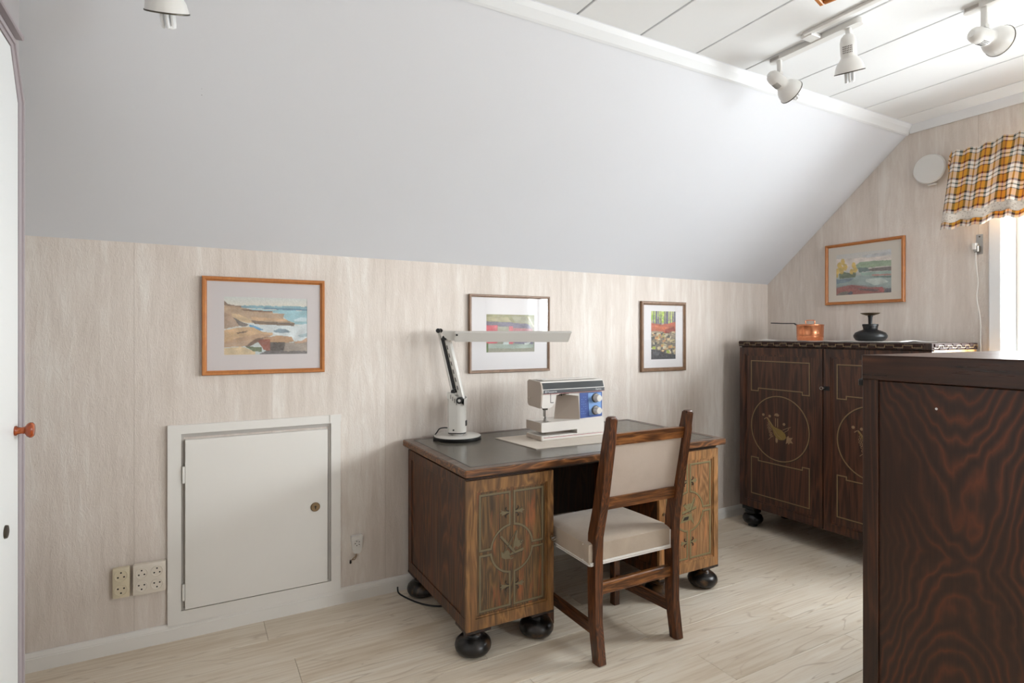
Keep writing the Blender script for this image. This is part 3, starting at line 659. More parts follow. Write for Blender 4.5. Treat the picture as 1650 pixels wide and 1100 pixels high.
for a, b, r in ((300, 480, 44), (350, 430, 40), (380, 500, 44), (270, 560, 36), (510, 470, 34), (530, 530, 40), (480, 560, 34), (330, 540, 50), (265, 620, 24)):
    L4.append(((214, 180, 84), [(a+r*math.cos(x)*.8, b+r*math.sin(x)*1.2) for x in [i*PI/4 for i in range(8)]], 9))
L4 += [((150, 74, 66), [(250, 790), (480, 735), (620, 752), (720, 770), (900, 755), (940, 800), (930, 832), (720, 850), (250, 880)], 6), ((176, 76, 74), [(860, 770), (910, 760), (936, 800), (920, 830), (880, 820)], 3),
       ((92, 62, 58), [(560, 780), (860, 796), (840, 824), (600, 810)], 6), ((104, 104, 96), [(250, 880), (320, 840), (440, 820), (400, 880)], 5), ((56, 66, 84), [(410, 860), (470, 820), (500, 850), (460, 880)], 4), ((74, 74, 84), [(944, 790), (1028, 770), (1028, 835), (936, 840)], 4)]
bg4 = lambda U, V: mixv(V, [(0, (206, 204, 198)), (.35, (220, 208, 198)), (.6, (160, 172, 166)), (1, (120, 90, 84))])
# the lake painting's outline is skewed in the photo crop: undo it for the layer coordinates
def unskew(L):
    out = []
    for l in L:
        P = []
        for a, b in l[1]:
            k = (a-248)/(1030-248); top = 340-k*100; bot = 888-k*54; P.append((a, (b-top)/(bot-top)*600))
        out.append((l[0], P, l[2] if len(l) > 2 else 5))
    return out
picture('orange pine framed watercolour of yellow trees by a lake', (GX, 2.386, 1.494), -PI/2, .496, .400, .019, .020, 'orangewood', 'mat_cream', (.072, .418, .062, .330), (bg4, unskew(L4), (248, 0, 1030, 600), 9))

# ------------------------------------------------------------------ the desk
DX0, DX1, DY0, DY1, DZ = .927, 2.386, 2.05, 2.815, .768
desk = thing('pedestal_desk', 'worn dark pine writing desk with two inlaid door pedestals and ball feet', 'desk', (1.655, 2.43, 0))
bx, by = 1.655, 2.43
def X(x): return x-bx
def Yd(y): return y-by
top = M().box(X(DX0), X(DX1), Yd(DY0), Yd(DY1), DZ-.032, DZ-.0015, .004)
tp = obj('desktop', top, 'desk_edge', desk)
bd = M(); O = [(DX0+.004, DY0+.004), (DX1-.004, DY0+.004), (DX1-.004, DY1-.004), (DX0+.004, DY1-.004)]; bw = .043
I = [(DX0+bw, DY0+bw), (DX1-bw, DY0+bw), (DX1-bw, DY1-bw), (DX0+bw, DY1-bw)]
for k in range(4):
    j = (k+1) % 4; bd.prism([(X(p[0]), Yd(p[1])) for p in (O[k], O[j], I[j], I[k])], flat(DZ), -.002, 0)
obj('border', bd, 'desk_border', tp, smooth=False)
obj('inset_line', M().band([(X(a), Yd(b)) for a, b in I], .004, flat(DZ), -.001, .0006, True), 'black', tp, smooth=False)
obj('writing_surface', M().box(X(DX0+bw), X(DX1-bw), Yd(DY0+bw), Yd(DY1-bw), DZ-.002, DZ), 'inset', tp, smooth=False)
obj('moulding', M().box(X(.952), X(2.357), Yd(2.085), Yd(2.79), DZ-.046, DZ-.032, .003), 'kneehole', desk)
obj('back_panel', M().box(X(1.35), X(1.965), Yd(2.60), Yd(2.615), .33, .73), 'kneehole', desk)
def foot(x, y, mat='foot', h=.108, r=.075):
    return M().lathe([(0, 0), (r*.45, 0), (r*.6, .003), (r*.86, .012), (r*.98, .026), (r, .038), (r*.94, .053), (r*.76, .066), (r*.54, .072), (r*.50, .076), (r*.53, .080), (r*.50, .084), (r*.46, .088), (r*.50, .098), (r*.54, h), (0, h)], T((x, y, 0)), 32)
PZ = .118; PT = DZ-.046
def pedestal(x0, x1, fm, pm_, label, mirror):
    y0, y1 = 2.096, 2.785
    cb = M().box(X(x0)+.004, X(x1)-.004, Yd(y0)-.001, Yd(y1), PZ, PT, .001)
    ped = obj('pedestal', cb, 'desk_side', desk)
    for xs in (X(x0), X(x1)-.006):             # raised frame on each side face
        rl = M()
        for a, b, c, d in ((y0, y1, PZ, PZ+.05), (y0, y1, PT-.045, PT), (y0, y0+.045, PZ+.05, PT-.045), (y1-.05, y1, PZ+.05, PT-.045)):
            rl.box(xs, xs+.0065, Yd(a), Yd(b), c, d, .0008)
        obj('side_frame', rl, 'desk_side', ped)
    # door
    yd = 2.096-by; F = front(yd); xa, xb = X(x0), X(x1)
    O = [(xa, PZ), (xb, PZ), (xb, PT-.006), (xa, PT-.006)]; L, R = (.040, .030) if not mirror else (.030, .030); I = [(xa+L, PZ+.045), (xb-R, PZ+.045), (xb-R, PT-.050), (xa+L, PT-.050)]
    df = M()
    for k in range(4):
        j = (k+1) % 4; df.prism([O[k], O[j], I[j], I[k]], F, 0, .016)
    I2 = [(I[0][0]+.004, I[0][1]+.004), (I[1][0]-.004, I[1][1]+.004), (I[2][0]-.004, I[2][1]-.004), (I[3][0]+.004, I[3][1]-.004)]
    df.band(I2, .008, F, .006, .012, True)
    door = obj('door', df, fm, desk, smooth=False); 
    obj('door_panel', M().box(I[0][0], I[1][0], yd-.009, yd+.001, I[0][1], I[2][1]), pm_, door, smooth=False)
    cx, cz = (I[0][0]+I[1][0])/2, (I[0][1]+I[2][1])/2; a, b = (I[1][0]-I[0][0])/2-.022, (I[2][1]-I[0][1])/2-.022; R_, g_ = .098, .011
    sh, ln = M(), M(); s_ = math.asin(g_/R_)
    for sx in (1, -1):
        for sz in (1, -1):
            P = [(g_, b), (a, b), (a, g_)]+[(R_*math.cos(t), R_*math.sin(t)) for t in np.linspace(s_, PI/2-s_, 14)]
            P = [(cx+sx*u, cz+sz*v) for u, v in P]
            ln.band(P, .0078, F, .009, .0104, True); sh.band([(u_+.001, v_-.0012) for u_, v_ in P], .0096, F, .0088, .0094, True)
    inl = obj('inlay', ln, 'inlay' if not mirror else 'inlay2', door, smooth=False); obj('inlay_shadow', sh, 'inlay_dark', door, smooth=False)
    em = M(); ed = M(); G = lambda p: [(cx+u, cz+v) for u, v in p]
    if not mirror:
        em.prism(G([(-.058, .052), (-.050, .058), (.022, -.024), (.012, -.030)]), F, .009, .0108)        # ruler
        em.prism(G([(-.012, -.030), (.052, -.020), (.056, -.012), (.050, -.008), (-.004, -.020)]), F, .009, .0112)  # square
        em.prism(G([(.016, .066), (.022, .070), (.026, .064), (.024, .040), (.034, .020), (.004, -.010), (.006, .020), (.014, .046)]), F, .009, .0104)
        em.band(G([(.020, .066), (-.040, -.016)]), .005, F, .009, .0112); em.band(G([(.020, .066), (.004, -.018)]), .005, F, .009, .0112)   # compass
        em.prism(G([(.020, .022), (.048, .026), (.054, .020), (.050, .012), (.030, -.004), (.016, .004)]), F, .009, .0106)
        em.prism(G([(-.052, -.006), (-.044, -.014), (-.020, -.006), (-.006, -.026), (-.012, -.044), (-.034, -.042), (-.050, -.032)]), F, .009, .0104)
        em.band(G(arc(-.004, -.034, .010, PI*.2, PI*1.8)), .005, F, .009, .0108)
        ed.band(G([(.020, .064), (-.040, -.018)]), .0012, F, .0112, .0118); ed.band(G([(-.056, .050), (.014, -.030)]), .0014, F, .0108, .0118); ed.band(G([(-.012, -.031), (.052, -.021)]), .0018, F, .0112, .0118)
        ed.band(G(arc(.044, .018, .006, 0, 2*PI)), .0015, F, .0106, .0118)
    else:
        em.prism(G([(-.046, -.010), (.050, .010), (.052, .020), (-.046, .002)]), F, .009, .0110)
        em.prism(G([(-.040, .034), (-.030, .040), (.020, -.004), (.008, -.010)]), F, .009, .0106); em.prism(G([(.036, .066), (.044, .060), (.030, .020), (.010, -.004), (.002, .014)]), F, .009, .0108)
        em.prism(G([(-.020, .036), (.024, .038), (.020, .018), (-.012, .018)]), F, .009, .0104)
        em.prism(G([(-.058, -.052), (.014, -.046), (.022, -.012), (-.036, -.016)]), F, .009, .0106); em.prism(G([(.004, -.016), (.016, -.014), (.030, -.046), (.036, -.070), (.020, -.052)]), F, .009, .0104)
        ed.prism(G([(-.040, -.042), (-.006, -.040), (.000, -.024), (-.030, -.026)]), F, .0106, .0112); ed.band(G([(-.046, -.011), (.050, .009)]), .0018, F, .0110, .0118); ed.band(G([(-.036, .030), (-.020, .044)]), .002, F, .0106, .0114)
        ed.band(G([(.010, -.006), (.040, .058)]), .0014, F, .0108, .0116)
    for sx in (1, -1):
        for v0 in (b*.64, -b*.66):
            B = lambda p: [(cx+sx*(g_+.004+u), cz+v0+v) for u, v in p]
            em.prism(B([(0, -.004), (.018, -.005), (.036, -.012), (.033, -.004), (.044, 0), (.033, .005), (.038, .012), (.018, .005), (0, .004)]), F, .009, .0105)
            ed.band(B([(0, .004), (.009, .007), (.016, .014), (.012, .022)]), .004, F, .009, .0112); ed.band(B([(0, -.004), (.009, -.007), (.016, -.014), (.012, -.022)]), .004, F, .009, .0112)
    obj('emblem', em, 'inlay' if not mirror else 'inlay2', door, smooth=False); obj('emblem_lines', ed, 'inlay_dark', door, smooth=False)
    kx = xb-.010 if not mirror else xa+.028; kz = .43
    obj('key_plate', M().lathe([(0, 0), (.009, 0), (.008, .003), (0, .004)], T((kx, yd-.016, kz), rx=PI/2), 16), 'brass', door)
    obj('key', M().cyl((kx, yd-.018, kz), (kx, yd-.034, kz), .0025, seg=8).tube([(kx+.011*math.cos(t), yd-.036-.004*math.sin(t), kz+.008*math.sin(t)) for t in np.linspace(0, 2*PI, 13)], .0018, 6, 1), 'steel', door)
    k = 0
    for fx in (x0+.056, x1-.050):
        for fy_ in (y0+.042, y1-.050):
            fo = obj('foot', foot(X(fx), Yd(fy_)), 'foot', desk)
            obj('foot_plate', M().box(X(fx)-.056, X(fx)+.056, Yd(fy_)-.056, Yd(fy_)+.056, .104, .119, .003).box(X(fx)-.044, X(fx)+.044, Yd(fy_)-.044, Yd(fy_)+.044, .096, .106, .003), 'kneehole', fo)
    return ped, door
pedestal(.945, 1.354, 'desk_frame', 'desk_panel', '', False)
p2, d2 = pedestal(1.960, 2.361, 'desk_frame2', 'desk_panel2', '', True)
d2['label'] = 'honey coloured worn door'
# cable on the floor
tag(obj('power_cable', M().tube([(.90, 2.815, .03), (.90, 2.80, .006), (.915, 2.74, .004), (.945, 2.665, .004), (.985, 2.605, .004), (1.04, 2.565, .004), (1.14, 2.56, .004), (1.25, 2.62, .004)], .004, 8), 'black'), 'black power cable lying on floor behind the desk foot', 'cable')

# ------------------------------------------------------------------ desk lamp
lb = (1.176, 2.700, DZ+.001); ang = math.atan2(-.412, .435)
ang = math.radians(-38)
lamp = thing('desk_lamp', 'white articulated fluorescent desk lamp with round base', 'lamp', lb, ang)
base = obj('base', M().lathe([(0, 0), (.120, 0), (.122, .003), (.122, .014), (.118, .016), (0, .016)], None, 48), 'black', lamp)
obj('base_cover', M().lathe([(0, .0155), (.117, .0155), (.119, .017), (.116, .0185), (.03, .019), (0, .019)], None, 48), 'lampwhite', base)
obj('collar', M().lathe([(0, .018), (.028, .018), (.028, .030), (0, .030)], None, 24), 'lampwhite', lamp)
def Dsec(z0, z1, wd, dp, b=0):
    pts = [(-wd/2, -dp/2+.01), (-wd/2+.01, -dp/2), (wd*.1, -dp/2)]+arc(wd*.1, 0, dp/2, -PI/2, PI/2, 12)+[(-wd/2+.01, dp/2), (-wd/2, dp/2-.01)]
    return M().prism(pts, flat(0), z0, z1)
obj('column_ring', Dsec(.028, .034, .084, .070), 'black', lamp, smooth=True)
col = obj('column', Dsec(.034, .205, .088, .074).prism([(-.044, .205), (.044, .205), (.044, .172), (.030, .190), (-.01, .232), (-.044, .234)], front(.037), 0, .074), 'lampwhite', lamp)
obj('screw', M().lathe([(0, 0), (.0045, 0), (.0045, .002), (0, .002)], T((-.010, -.037, .048), rx=PI/2), 12), 'black', col)
obj('switch', M().box(.036, .049, -.010, .010, .066, .094, .002), 'black', lamp)
sl_ = M()
for k in range(4): sl_.box(-.026+k*.010, -.0235+k*.010, -.0378, -.0365, .205-k*.010, .226-k*.010)
obj('cooling_slot', sl_, 'hole', col, smooth=False)
A = Vector((.022, 0, .198)); B = Vector((-.060, 0, .512)); Cc = Vector((-.016, 0, .240)); D = Vector((-.094, 0, .548))
dir1 = (B-A).normalized(); side = Vector((0, 1, 0)); nrm = dir1.cross(side).normalized()
rt = Vector((dir1.z, 0, -dir1.x)); dir2 = (D-Cc).normalized(); rt2 = Vector((dir2.z, 0, -dir2.x))
arm = obj('arm', M().beam([A+rt*.004, B+rt*.008], .034, .030, side, .006), 'lampwhite', lamp)
sm = M()
for k in range(6):
    p = A+(B-A)*(.16+.13*k); 
    for yy in (-.0178, .0178): sm.beam([p+Vector((0, yy, 0)), p+dir1*.022+Vector((0, yy, 0))], .0012, .004, side, .0003)
obj('arm_slot', sm, 'hole', arm, smooth=False)
obj('arm', M().beam([Cc-rt2*.009, D-rt2*.004], .026, .011, side, .003), 'lampwhite', lamp)
obj('arm_channel_dark', M().beam([Cc+rt2*.004+dir2*.012, D+rt2*.006-dir2*.04], .022, .016, side, .003), 'black', lamp)  # dark strip standing in for the dark inside of the arm channel
for p, r in ((A, .0165), (B, .0125), (Cc, .011), (D, .0115)):
    for sy in (-1, 1):
        kb = obj('joint_knob', M().cyl(p+Vector((0, sy*.016, 0)), p+Vector((0, sy*(.046 if p is A else .026), 0)), r, seg=24), 'black', lamp)
        if p is A: obj('knob_cap', M().cyl(p+Vector((0, sy*.046, 0)), p+Vector((0, sy*.0475, 0)), r*.45, seg=16), 'lampwhite', kb)
# head: inverted trough pointing along +x of the lamp
hx0, hx1 = -.085, .560; hz0 = .522
sec = [(-.048, -.030), (-.043, .014), (-.032, .024), (.032, .024), (.043, .014), (.048, -.030), (.045, -.030), (.040, .011), (.030, .020), (-.030, .020), (-.040, .011), (-.045, -.030)]
hd = M()
hd.prism(sec, lambda u, v, w: (w + (0 if w < .3 else (-.030-v)*-.35+.0), u, hz0+v), -.000, hx1)
hd.prism([(-.045, -.028), (-.042, .012), (-.030, .022), (.030, .022), (.042, .012), (.045, -.028)], lambda u, v, w: (w+(v*.0), u, hz0+v), -.004, .010)
head = obj('lamp_shade', hd, 'lampwhite', lamp, ang=30)
obj('shade_end', M().prism([(-.075, .018), (-.060, .026), (.010, .024), (.045, .022), (.045, -.024), (-.035, -.024), (-.058, -.008)], lambda u, v, w: (u, w, hz0+v), -.030, .030), 'lampwhite', lamp, smooth=False)
obj('fluorescent_tube', M().cyl((.02, -.012, hz0-.004), (.50, -.012, hz0-.004), .0065, seg=12).cyl((.02, .012, hz0-.004), (.50, .012, hz0-.004), .0065, seg=12), 'offwhite', head)
obj('screw', M().cyl((.010, -.0448, hz0+.004), (.010, -.049, hz0+.004), .005, seg=12), 'black', head)
lc = obj('cord', M().tube([(-.040, .0, .052), (-.065, -.012, .055), (-.088, -.018, .050), (-.104, -.012, .030), (-.125, .006, .006), (-.122, .045, .005), (-.09, .10, .004)], .003, 8), 'black', lamp)

# ------------------------------------------------------------------ sewing mat and sewing machine
matm = M(); 
P = [(1.347, 2.612), (1.384, 2.271), (1.90, 2.245), (1.97, 2.60)]
ml = obj('cloth_mat', M().prism([(p[0]-1.65, p[1]-2.42) for p in P], flat(0), 0, .0035), 'pad', None, smooth=False); ml.location = (1.65, 2.42, DZ+.0005)
tag(ml, 'cream cloth mat under the sewing machine', 'mat')
card = M().prism([(-.16, -.045), (.12, -.03), (.13, .04), (-.11, .035)], flat(0), 0, .001)
cr = obj('leather_patch', card, 'kneehole', None, smooth=False); cr.location = (1.62, 2.165, DZ+.0008); 
bpy.data.objects.remove(cr)
mz = DZ+.004; MX, MY = 1.500, 2.410
sm_ = thing('sewing_machine', 'white and blue electric sewing machine with two round dials', 'sewing machine', (MX, MY, mz), 0)
W_ = .384; Dp = .150
# lower base plate with slot between it and the free arm
b1 = M().box(0, W_, 0, Dp, 0, .024, .004)
obj('base', b1, 'machine', sm_)
obj('measure_line', M().box(.012, W_-.006, -.0006, .0004, .014, .0158), 'red', sm_, smooth=False)
tk = M()
for k in range(60): tk.box(.012+k*.006, .0128+k*.006, -.0005, .0004, .0164, .0164+(.005 if k % 5 == 0 else .003))
obj('measure_ticks', tk, 'machine_dark2', sm_, smooth=False)
# free arm / bed, bottom corner rounded, and the column block to the right
bedp = [(-.001, .050), (.004, .042), (.213, .044), (.213, .022), (W_, .022), (W_, .092), (.0, .090)]
bed = M().prism(bedp, front(Dp*.5), -Dp*.48, Dp*.5)
obj('bed', bed, 'machine', sm_, smooth=False)
obj('bed_end', M().prism([(0, .044), (Dp*.96, .048), (Dp*.96, .089), (.018, .089), (.004, .082), (0, .072)], lambda u, v, w: (w, u, v), -.003, -.0005), 'machine_beige', sm_, smooth=False)
obj('base_end', M().box(-.002, .0, .003, Dp-.004, .002, .022, .001), 'machine_beige', sm_)
obj('inner_arm', M().box(.06, .21, .055, .12, .02, .045), 'machine_beige', sm_, smooth=False)
obj('needle_plate', M().box(.004, .068, .010, .075, .0885, .0905, .001), 'steel', sm_)
# column
cl_ = M().prism([(.236, .090), (W_, .090), (W_, .262), (.150, .262), (.150, .222), (.228, .212)], front(Dp*.5), -.055, .063)
obj('column', cl_, 'machine', sm_, smooth=False)
obj('column_side', M().prism([(.1335, .0905), (.2365, .0905), (.2285, .212), (.150, .214)], front(.095), 0, .004), 'machine_beige', sm_, smooth=False)
sd = M().add([(.1335, .094, .0905), (.237, .0115, .0905), (.2285, .0115, .214), (.150, .094, .214)], [[0, 1, 2, 3]])
obj('column_inner_face', sd, 'machine_beige', sm_, smooth=False, fix=False)
# top arm and head
tprof = [(.010, .230), (-.004, .236), (-.004, .252), (.006, .282), (.020, .292), (.118, .296), (.130, .288), (.130, .230)]
obj('top_arm', M().prism(tprof, lambda u, v, w: (w, u, v), .004, W_), 'machine', sm_, ang=25)
hdm = M().prism([(.004, .166), (.012, .160), (.056, .160), (.078, .180), (.094, .232), (.004, .232)], front(.05), -.075, .044)
obj('head', hdm, 'machine', sm_, smooth=False)
obj('face_plate', M().prism([(.014, .160), (.120, .166), (.132, .178), (.134, .288), (.118, .297), (.012, .290), (-.002, .270), (-.004, .240), (.004, .180)], lambda u, v, w: (w, u, v), -.003, .0045), 'machine_beige', sm_, smooth=False)
# dark bands (follow the sloped front): lower flat strip and upper smoked window
def fband(x0, x1, z0, z1, off): 
    def yv(z): return -.004+(.010*(z-.252)/.030 if z > .252 else 0)
    return M().add([(x0, yv(z0)-off, z0), (x1, yv(z0)-off, z0), (x1, yv(z1)-off, z1), (x0, yv(z1)-off, z1), (x0, yv(z0)+.001, z0), (x1, yv(z0)+.001, z0), (x1, yv(z1)+.001, z1), (x0, yv(z1)+.001, z1)],
                   [[0, 1, 2, 3], [5, 4, 7, 6], [0, 4, 5, 1], [1, 5, 6, 2], [2, 6, 7, 3], [3, 7, 4, 0]])
obj('name_band', fband(.008, W_-.001, .2335, .2515, .0010), 'machine_dark2', sm_, smooth=False)
obj('smoked_window', fband(.006, W_-.004, .2545, .2855, .0012), 'machine_dark', sm_, smooth=False)
obj('red_stripe', fband(.008, W_-.001, .2310, .2325, .0008), 'red', sm_, smooth=False)
def text(s, name, size, loc, rot, mat, parent):
    cu = bpy.data.curves.new(name, 'FONT'); cu.body = s; cu.size = size; cu.extrude = .0002
    o = bpy.data.objects.new(name, cu); COL.objects.link(o); dg = bpy.context.evaluated_depsgraph_get(); me = bpy.data.meshes.new_from_object(o.evaluated_get(dg)); bpy.data.objects.remove(o)
    o = bpy.data.objects.new(name, me); COL.objects.link(o); me.materials.clear(); me.materials.append(MT[mat]); o.location = loc; o.rotation_euler = rot; o.parent = parent; return o
text('Husqvarna', 'lettering', .013, (.030, -.0055, .238), (PI/2, 0, 0), 'offwhite', sm_)
obj('logo', M().band(arc(.022, .242, .0042, 0, 2*PI, 16), .0016, front(-.0053), 0, .0004).box(.0215, .0225, -.0058, -.0052, .238, .246), 'offwhite', sm_, smooth=False)
text('Optima', 'lettering', .012, (.325, -.0055, .239), (PI/2, 0, 0), 'offwhite', sm_)
# control panel
yp = .0115
obj('control_panel', M().prism([(.240, .095), (.379, .099), (.379, .226), (.236, .226)], front(yp), 0, .0015), 'blue', sm_, smooth=False)
obj('dial_panel', M().prism([(.296, .108), (.372, .108), (.372, .222), (.288, .222)], front(yp), .0015, .0025), 'lightblue', sm_, smooth=False)
stt = M()
for k in range(8):
    for j in range(3): 
        if (k+j) % 4 != 3: stt.box(.247+j*.012, .252+j*.012, yp-.0022, yp-.0014, .118+k*.012, .1195+k*.012)
obj('stitch_symbols', stt, 'lightblue', sm_, smooth=False)
for z in (.196, .132):
    k = obj('dial', M().lathe([(0, 0), (.0215, 0), (.0215, .004), (.0185, .006), (.0175, .030), (.016, .033), (0, .033)], T((.338, yp-.001, z), rx=PI/2), 28), 'machine', sm_)
    obj('dial_ring', M().lathe([(.0216, 0), (.025, 0), (.024, .004), (.0216, .004)], T((.336, yp-.002, z), rx=PI/2), 28), 'machine_dark2', k)
# needle bar, presser foot, thread guides
obj('presser_bar', M().cyl((.036, .026, .160), (.036, .026, .100), .0028, seg=10).cyl((.028, .026, .160), (.028, .026, .118), .002, seg=8).box(.026, .046, .016, .034, .150, .162), 'darksteel', sm_)
obj('presser_foot', M().box(.026, .046, .008, .034, .0925, .0955, .001).box(.030, .041, .020, .032, .095, .108, .002).cyl((.036, .020, .108), (.030, .012, .120), .002, seg=8), 'steel', sm_)
obj('lifting_lever', M().prism([(-.012, .200), (-.002, .204), (-.002, .210), (-.010, .206)], front(.12), 0, .02), 'machine_beige', sm_, smooth=False)
obj('thread_slot', M().box(.055, .0575, .0055, .0062, .185, .230).box(.057, .074, .0055, .0062, .185, .188), 'hole', sm_, smooth=False)
obj('thread_guide', M().box(.105, .165, .002, .006, .2245, .2275, .001).box(.100, .120, .000, .006, .220, .223, .001).cyl((.118, .001, .2285), (.118, .001, .218), .003, seg=8), 'darksteel', sm_)
obj('top_lid', M().box(.02, W_-.02, .02, .118, .2955, .2985, .002), 'machine', sm_)
obj('thread_slit', M().box(.030, .060, .06, .064, .2983, .2990), 'hole', sm_, smooth=False)

# ------------------------------------------------------------------ chair
chair = thing('dining_chair', 'wooden high-back chair with beige velour seat tucked into desk', 'chair', (1.615, 2.02, 0))
cx, cy = 1.615, 2.02
def cpt(x, y, z): return Vector((x-cx, y-cy, z))
lw_ = .038
LXb = (1.402, 1.814)   # centre x of back posts
for s, xx in ((0, LXb[0]), (1, LXb[1])):
    tx = xx+(.006 if s == 0 else -.006)
    pts = [cpt(xx, 1.822, 0), cpt(xx, 1.832, .06), cpt(xx, 1.848, .16), cpt(xx, 1.850, .40), cpt(xx, 1.846, .50), cpt(tx, 1.822, .62), cpt(tx, 1.765, .905), cpt(tx, 1.762, .925), cpt(tx, 1.752, .975)]
    post = M().beam(pts, [lw_, lw_, lw_, lw_, lw_, lw_*1.02, lw_, lw_*.98, lw_*.94], [.046, .048, .052, .058, .058, .054, .044, .038, .034], Vector((1, 0, 0)), .003)
    p = obj('back_post', post, 'chair', chair)
    obj('post_cap', M().box(tx-cx-.0165, tx-cx+.0165, 1.737-cy, 1.767-cy, .968, .984, .007), 'chair', p)
for xx in (1.405, 1.782):
    obj('leg', M().beam([cpt(xx, 2.195, 0), cpt(xx, 2.195, .385)], .034, .036, Vector((1, 0, 0)), .003), 'chair', chair)
xa, xb = LXb[0]+lw_/2-.004, LXb[1]-lw_/2+.004
def rail(z0, z1, y, th, m='chair_x', x0=None, x1=None):
    return M().box((x0 or xa)-cx, (x1 or xb)-cx, y-th/2-cy, y+th/2-cy, z0, z1, .004)
def lean(z): return 1.822+(1.765-1.822)*(z-.62)/(.905-.62)
def leanrail(z0, z1, off, th):
    P = [(xa+.004, lean(z0)+off, z0), (xb-.004, lean(z0)+off, z0), (xb-.006, lean(z1)+off, z1), (xa+.006, lean(z1)+off, z1)]
    vs = [cpt(p[0], p[1]-th/2, p[2]) for p in P]+[cpt(p[0], p[1]+th/2, p[2]) for p in P]
    return M().add(vs, [[0, 1, 2, 3], [7, 6, 5, 4], [0, 4, 5, 1], [1, 5, 6, 2], [2, 6, 7, 3], [3, 7, 4, 0]])
obj('top_rail', leanrail(.868, .914, 0, .024), 'chair_x', chair, smooth=False)
obj('lower_rail', leanrail(.605, .655, 0, .026), 'chair_x', chair, smooth=False)
pv = []
nx_, ny_ = 12, 12
for j in range(ny_+1):
    for i in range(nx_+1):
        u, v = i/nx_, j/ny_; z = .650+(.872-.650)*v; bul = .006*math.sin(PI*u)*math.sin(PI*v)
        pv.append(cpt(xa+(xb-xa)*u, lean(z)-.004-bul, z))
n0 = len(pv)
for j in range(ny_+1):
    for i in range(nx_+1):
        u, v = i/nx_, j/ny_; z = .650+(.872-.650)*v; bul = .02*math.sin(PI*u)*math.sin(PI*v)
        pv.append(cpt(xa+(xb-xa)*u, lean(z)+.012+bul, z))
ff = [[j*(nx_+1)+i, j*(nx_+1)+i+1, (j+1)*(nx_+1)+i+1, (j+1)*(nx_+1)+i] for j in range(ny_) for i in range(nx_)]
obj('backrest', M().add(pv, ff+[[n0+k for k in q][::-1] for q in ff]), 'velour_back', chair, fix=False)
# seat cushion
def cushion(x0, x1, y0, y1, z0, z1, taper=0.0, n=20):
    vs = []; fs = []
    for j in range(n+1):
        for i in range(n+1):
            u, v = i/n*2-1, j/n*2-1
            x = (x0+x1)/2+(x1-x0)/2*u*(1+taper*v); y = (y0+y1)/2+(y1-y0)/2*v
            e = max(0, 1-abs(u)**5)*max(0, 1-abs(v)**5)
            z = z1-.012+.012*e**.35+.012*(math.cos(u*PI/2)*math.cos(v*PI/2))
            vs.append((x-cx, y-cy, z))
    m = n+1; fs = [[j*m+i, j*m+i+1, (j+1)*m+i+1, (j+1)*m+i] for j in range(n) for i in range(n)]
    per = [i for i in range(m)]+[j*m+n for j in range(1, m)]+[n*m+i for i in range(n-1, -1, -1)]+[j*m for j in range(n-1, 0, -1)]
    o = len(vs); k = len(per); mid = (z0+z1)/2
    for lv, (zz, ex) in enumerate(((mid, 1.012), (z0, 1.0))):
        for q in per: x, y, _ = vs[q]; ccx, ccy = (x0+x1)/2-cx, (y0+y1)/2-cy; vs.append((ccx+(x-ccx)*ex, ccy+(y-ccy)*ex, zz))
    for a in range(k):
        b = (a+1) % k; fs += [[per[b], per[a], o+a, o+b], [o+b, o+a, o+k+a, o+k+b]]
    fs.append([o+k+a for a in range(k)])
    return M().add(vs, fs)
sx0, sx1, sy0, sy1 = 1.372, 1.818, 1.842, 2.215
seat = obj('seat', cushion(sx0, sx1, sy0, sy1, .388, .478, -.03), 'velour', chair, ang=50)
gm = M()
B = lambda a, b: (a-cx, b-cy)
for (p, q) in (((sx0-.002, sy0-.003), (sx1, sy0-.003)), ((sx0-.003, sy0), (sx0+.008, sy1))):
    a, b = Vector((*B(*p), .390)), Vector((*B(*q), .390)); gm.beam([a, b], .014, .008, Vector((0, 0, 1)), .001)
for x in (sx0+.052, sx1-.022):
    gm.box(x-cx-.004, x-cx+.004, sy0-.006-cy, sy0-.001-cy, .388, .462, .001)
gm.box(sx0-.006-cx, sx0-.001-cx, sy0+.036-cy, sy0+.044-cy, .388, .462, .001)
obj('piping', gm, 'clothwhite', seat)
nl = M()
for k in range(64):
    x = sx0+.004+k*(sx1-sx0-.008)/63; nl.lathe([(0, .002), (.0015, .0012), (.0018, 0)], T((x-cx, sy0-.006-cy, .390), rx=PI/2), 6)
for k in range(54):
    y = sy0+.004+k*(sy1-sy0-.008)/53; nl.lathe([(0, .002), (.0015, .0012), (.0018, 0)], T((sx0-.0065-cx+.010*k/53, y-cy, .390), ry=-PI/2), 6)
for x in (sx0+.052, sx1-.022):
    for k in range(11): nl.lathe([(0, .002), (.0015, .0012), (.0018, 0)], T((x-cx, sy0-.0065-cy, .396+k*.0063), rx=PI/2), 6)
no = obj('upholstery_nails', nl, 'brass', seat); no['kind'] = 'stuff'
obj('seat_rail', M().box(sx0+.02-cx, sx1-.02-cx, sy0+.02-cy, sy1-.02-cy, .372, .389, .002), 'chair_x', chair)
lv = []; n = 14
for j in range(n+1):
    for i in range(n+1):
        u, v = i/n*2-1, j/n*2-1; e = max(0, 1-u*u)*max(0, 1-v*v); lv.append((.01+u*.15-.04, .05+v*.12, .376-.055*e**.6))
lin = M().add(lv, [[j*(n+1)+i, (j+1)*(n+1)+i, (j+1)*(n+1)+i+1, j*(n+1)+i+1] for j in range(n) for i in range(n)])
obj('webbing_lining', lin, 'lining', chair, fix=False)
obj('stretcher', M().box(xa-cx, xb-cx, 1.838-cy, 1.862-cy, .258, .306, .004), 'chair_x', chair)
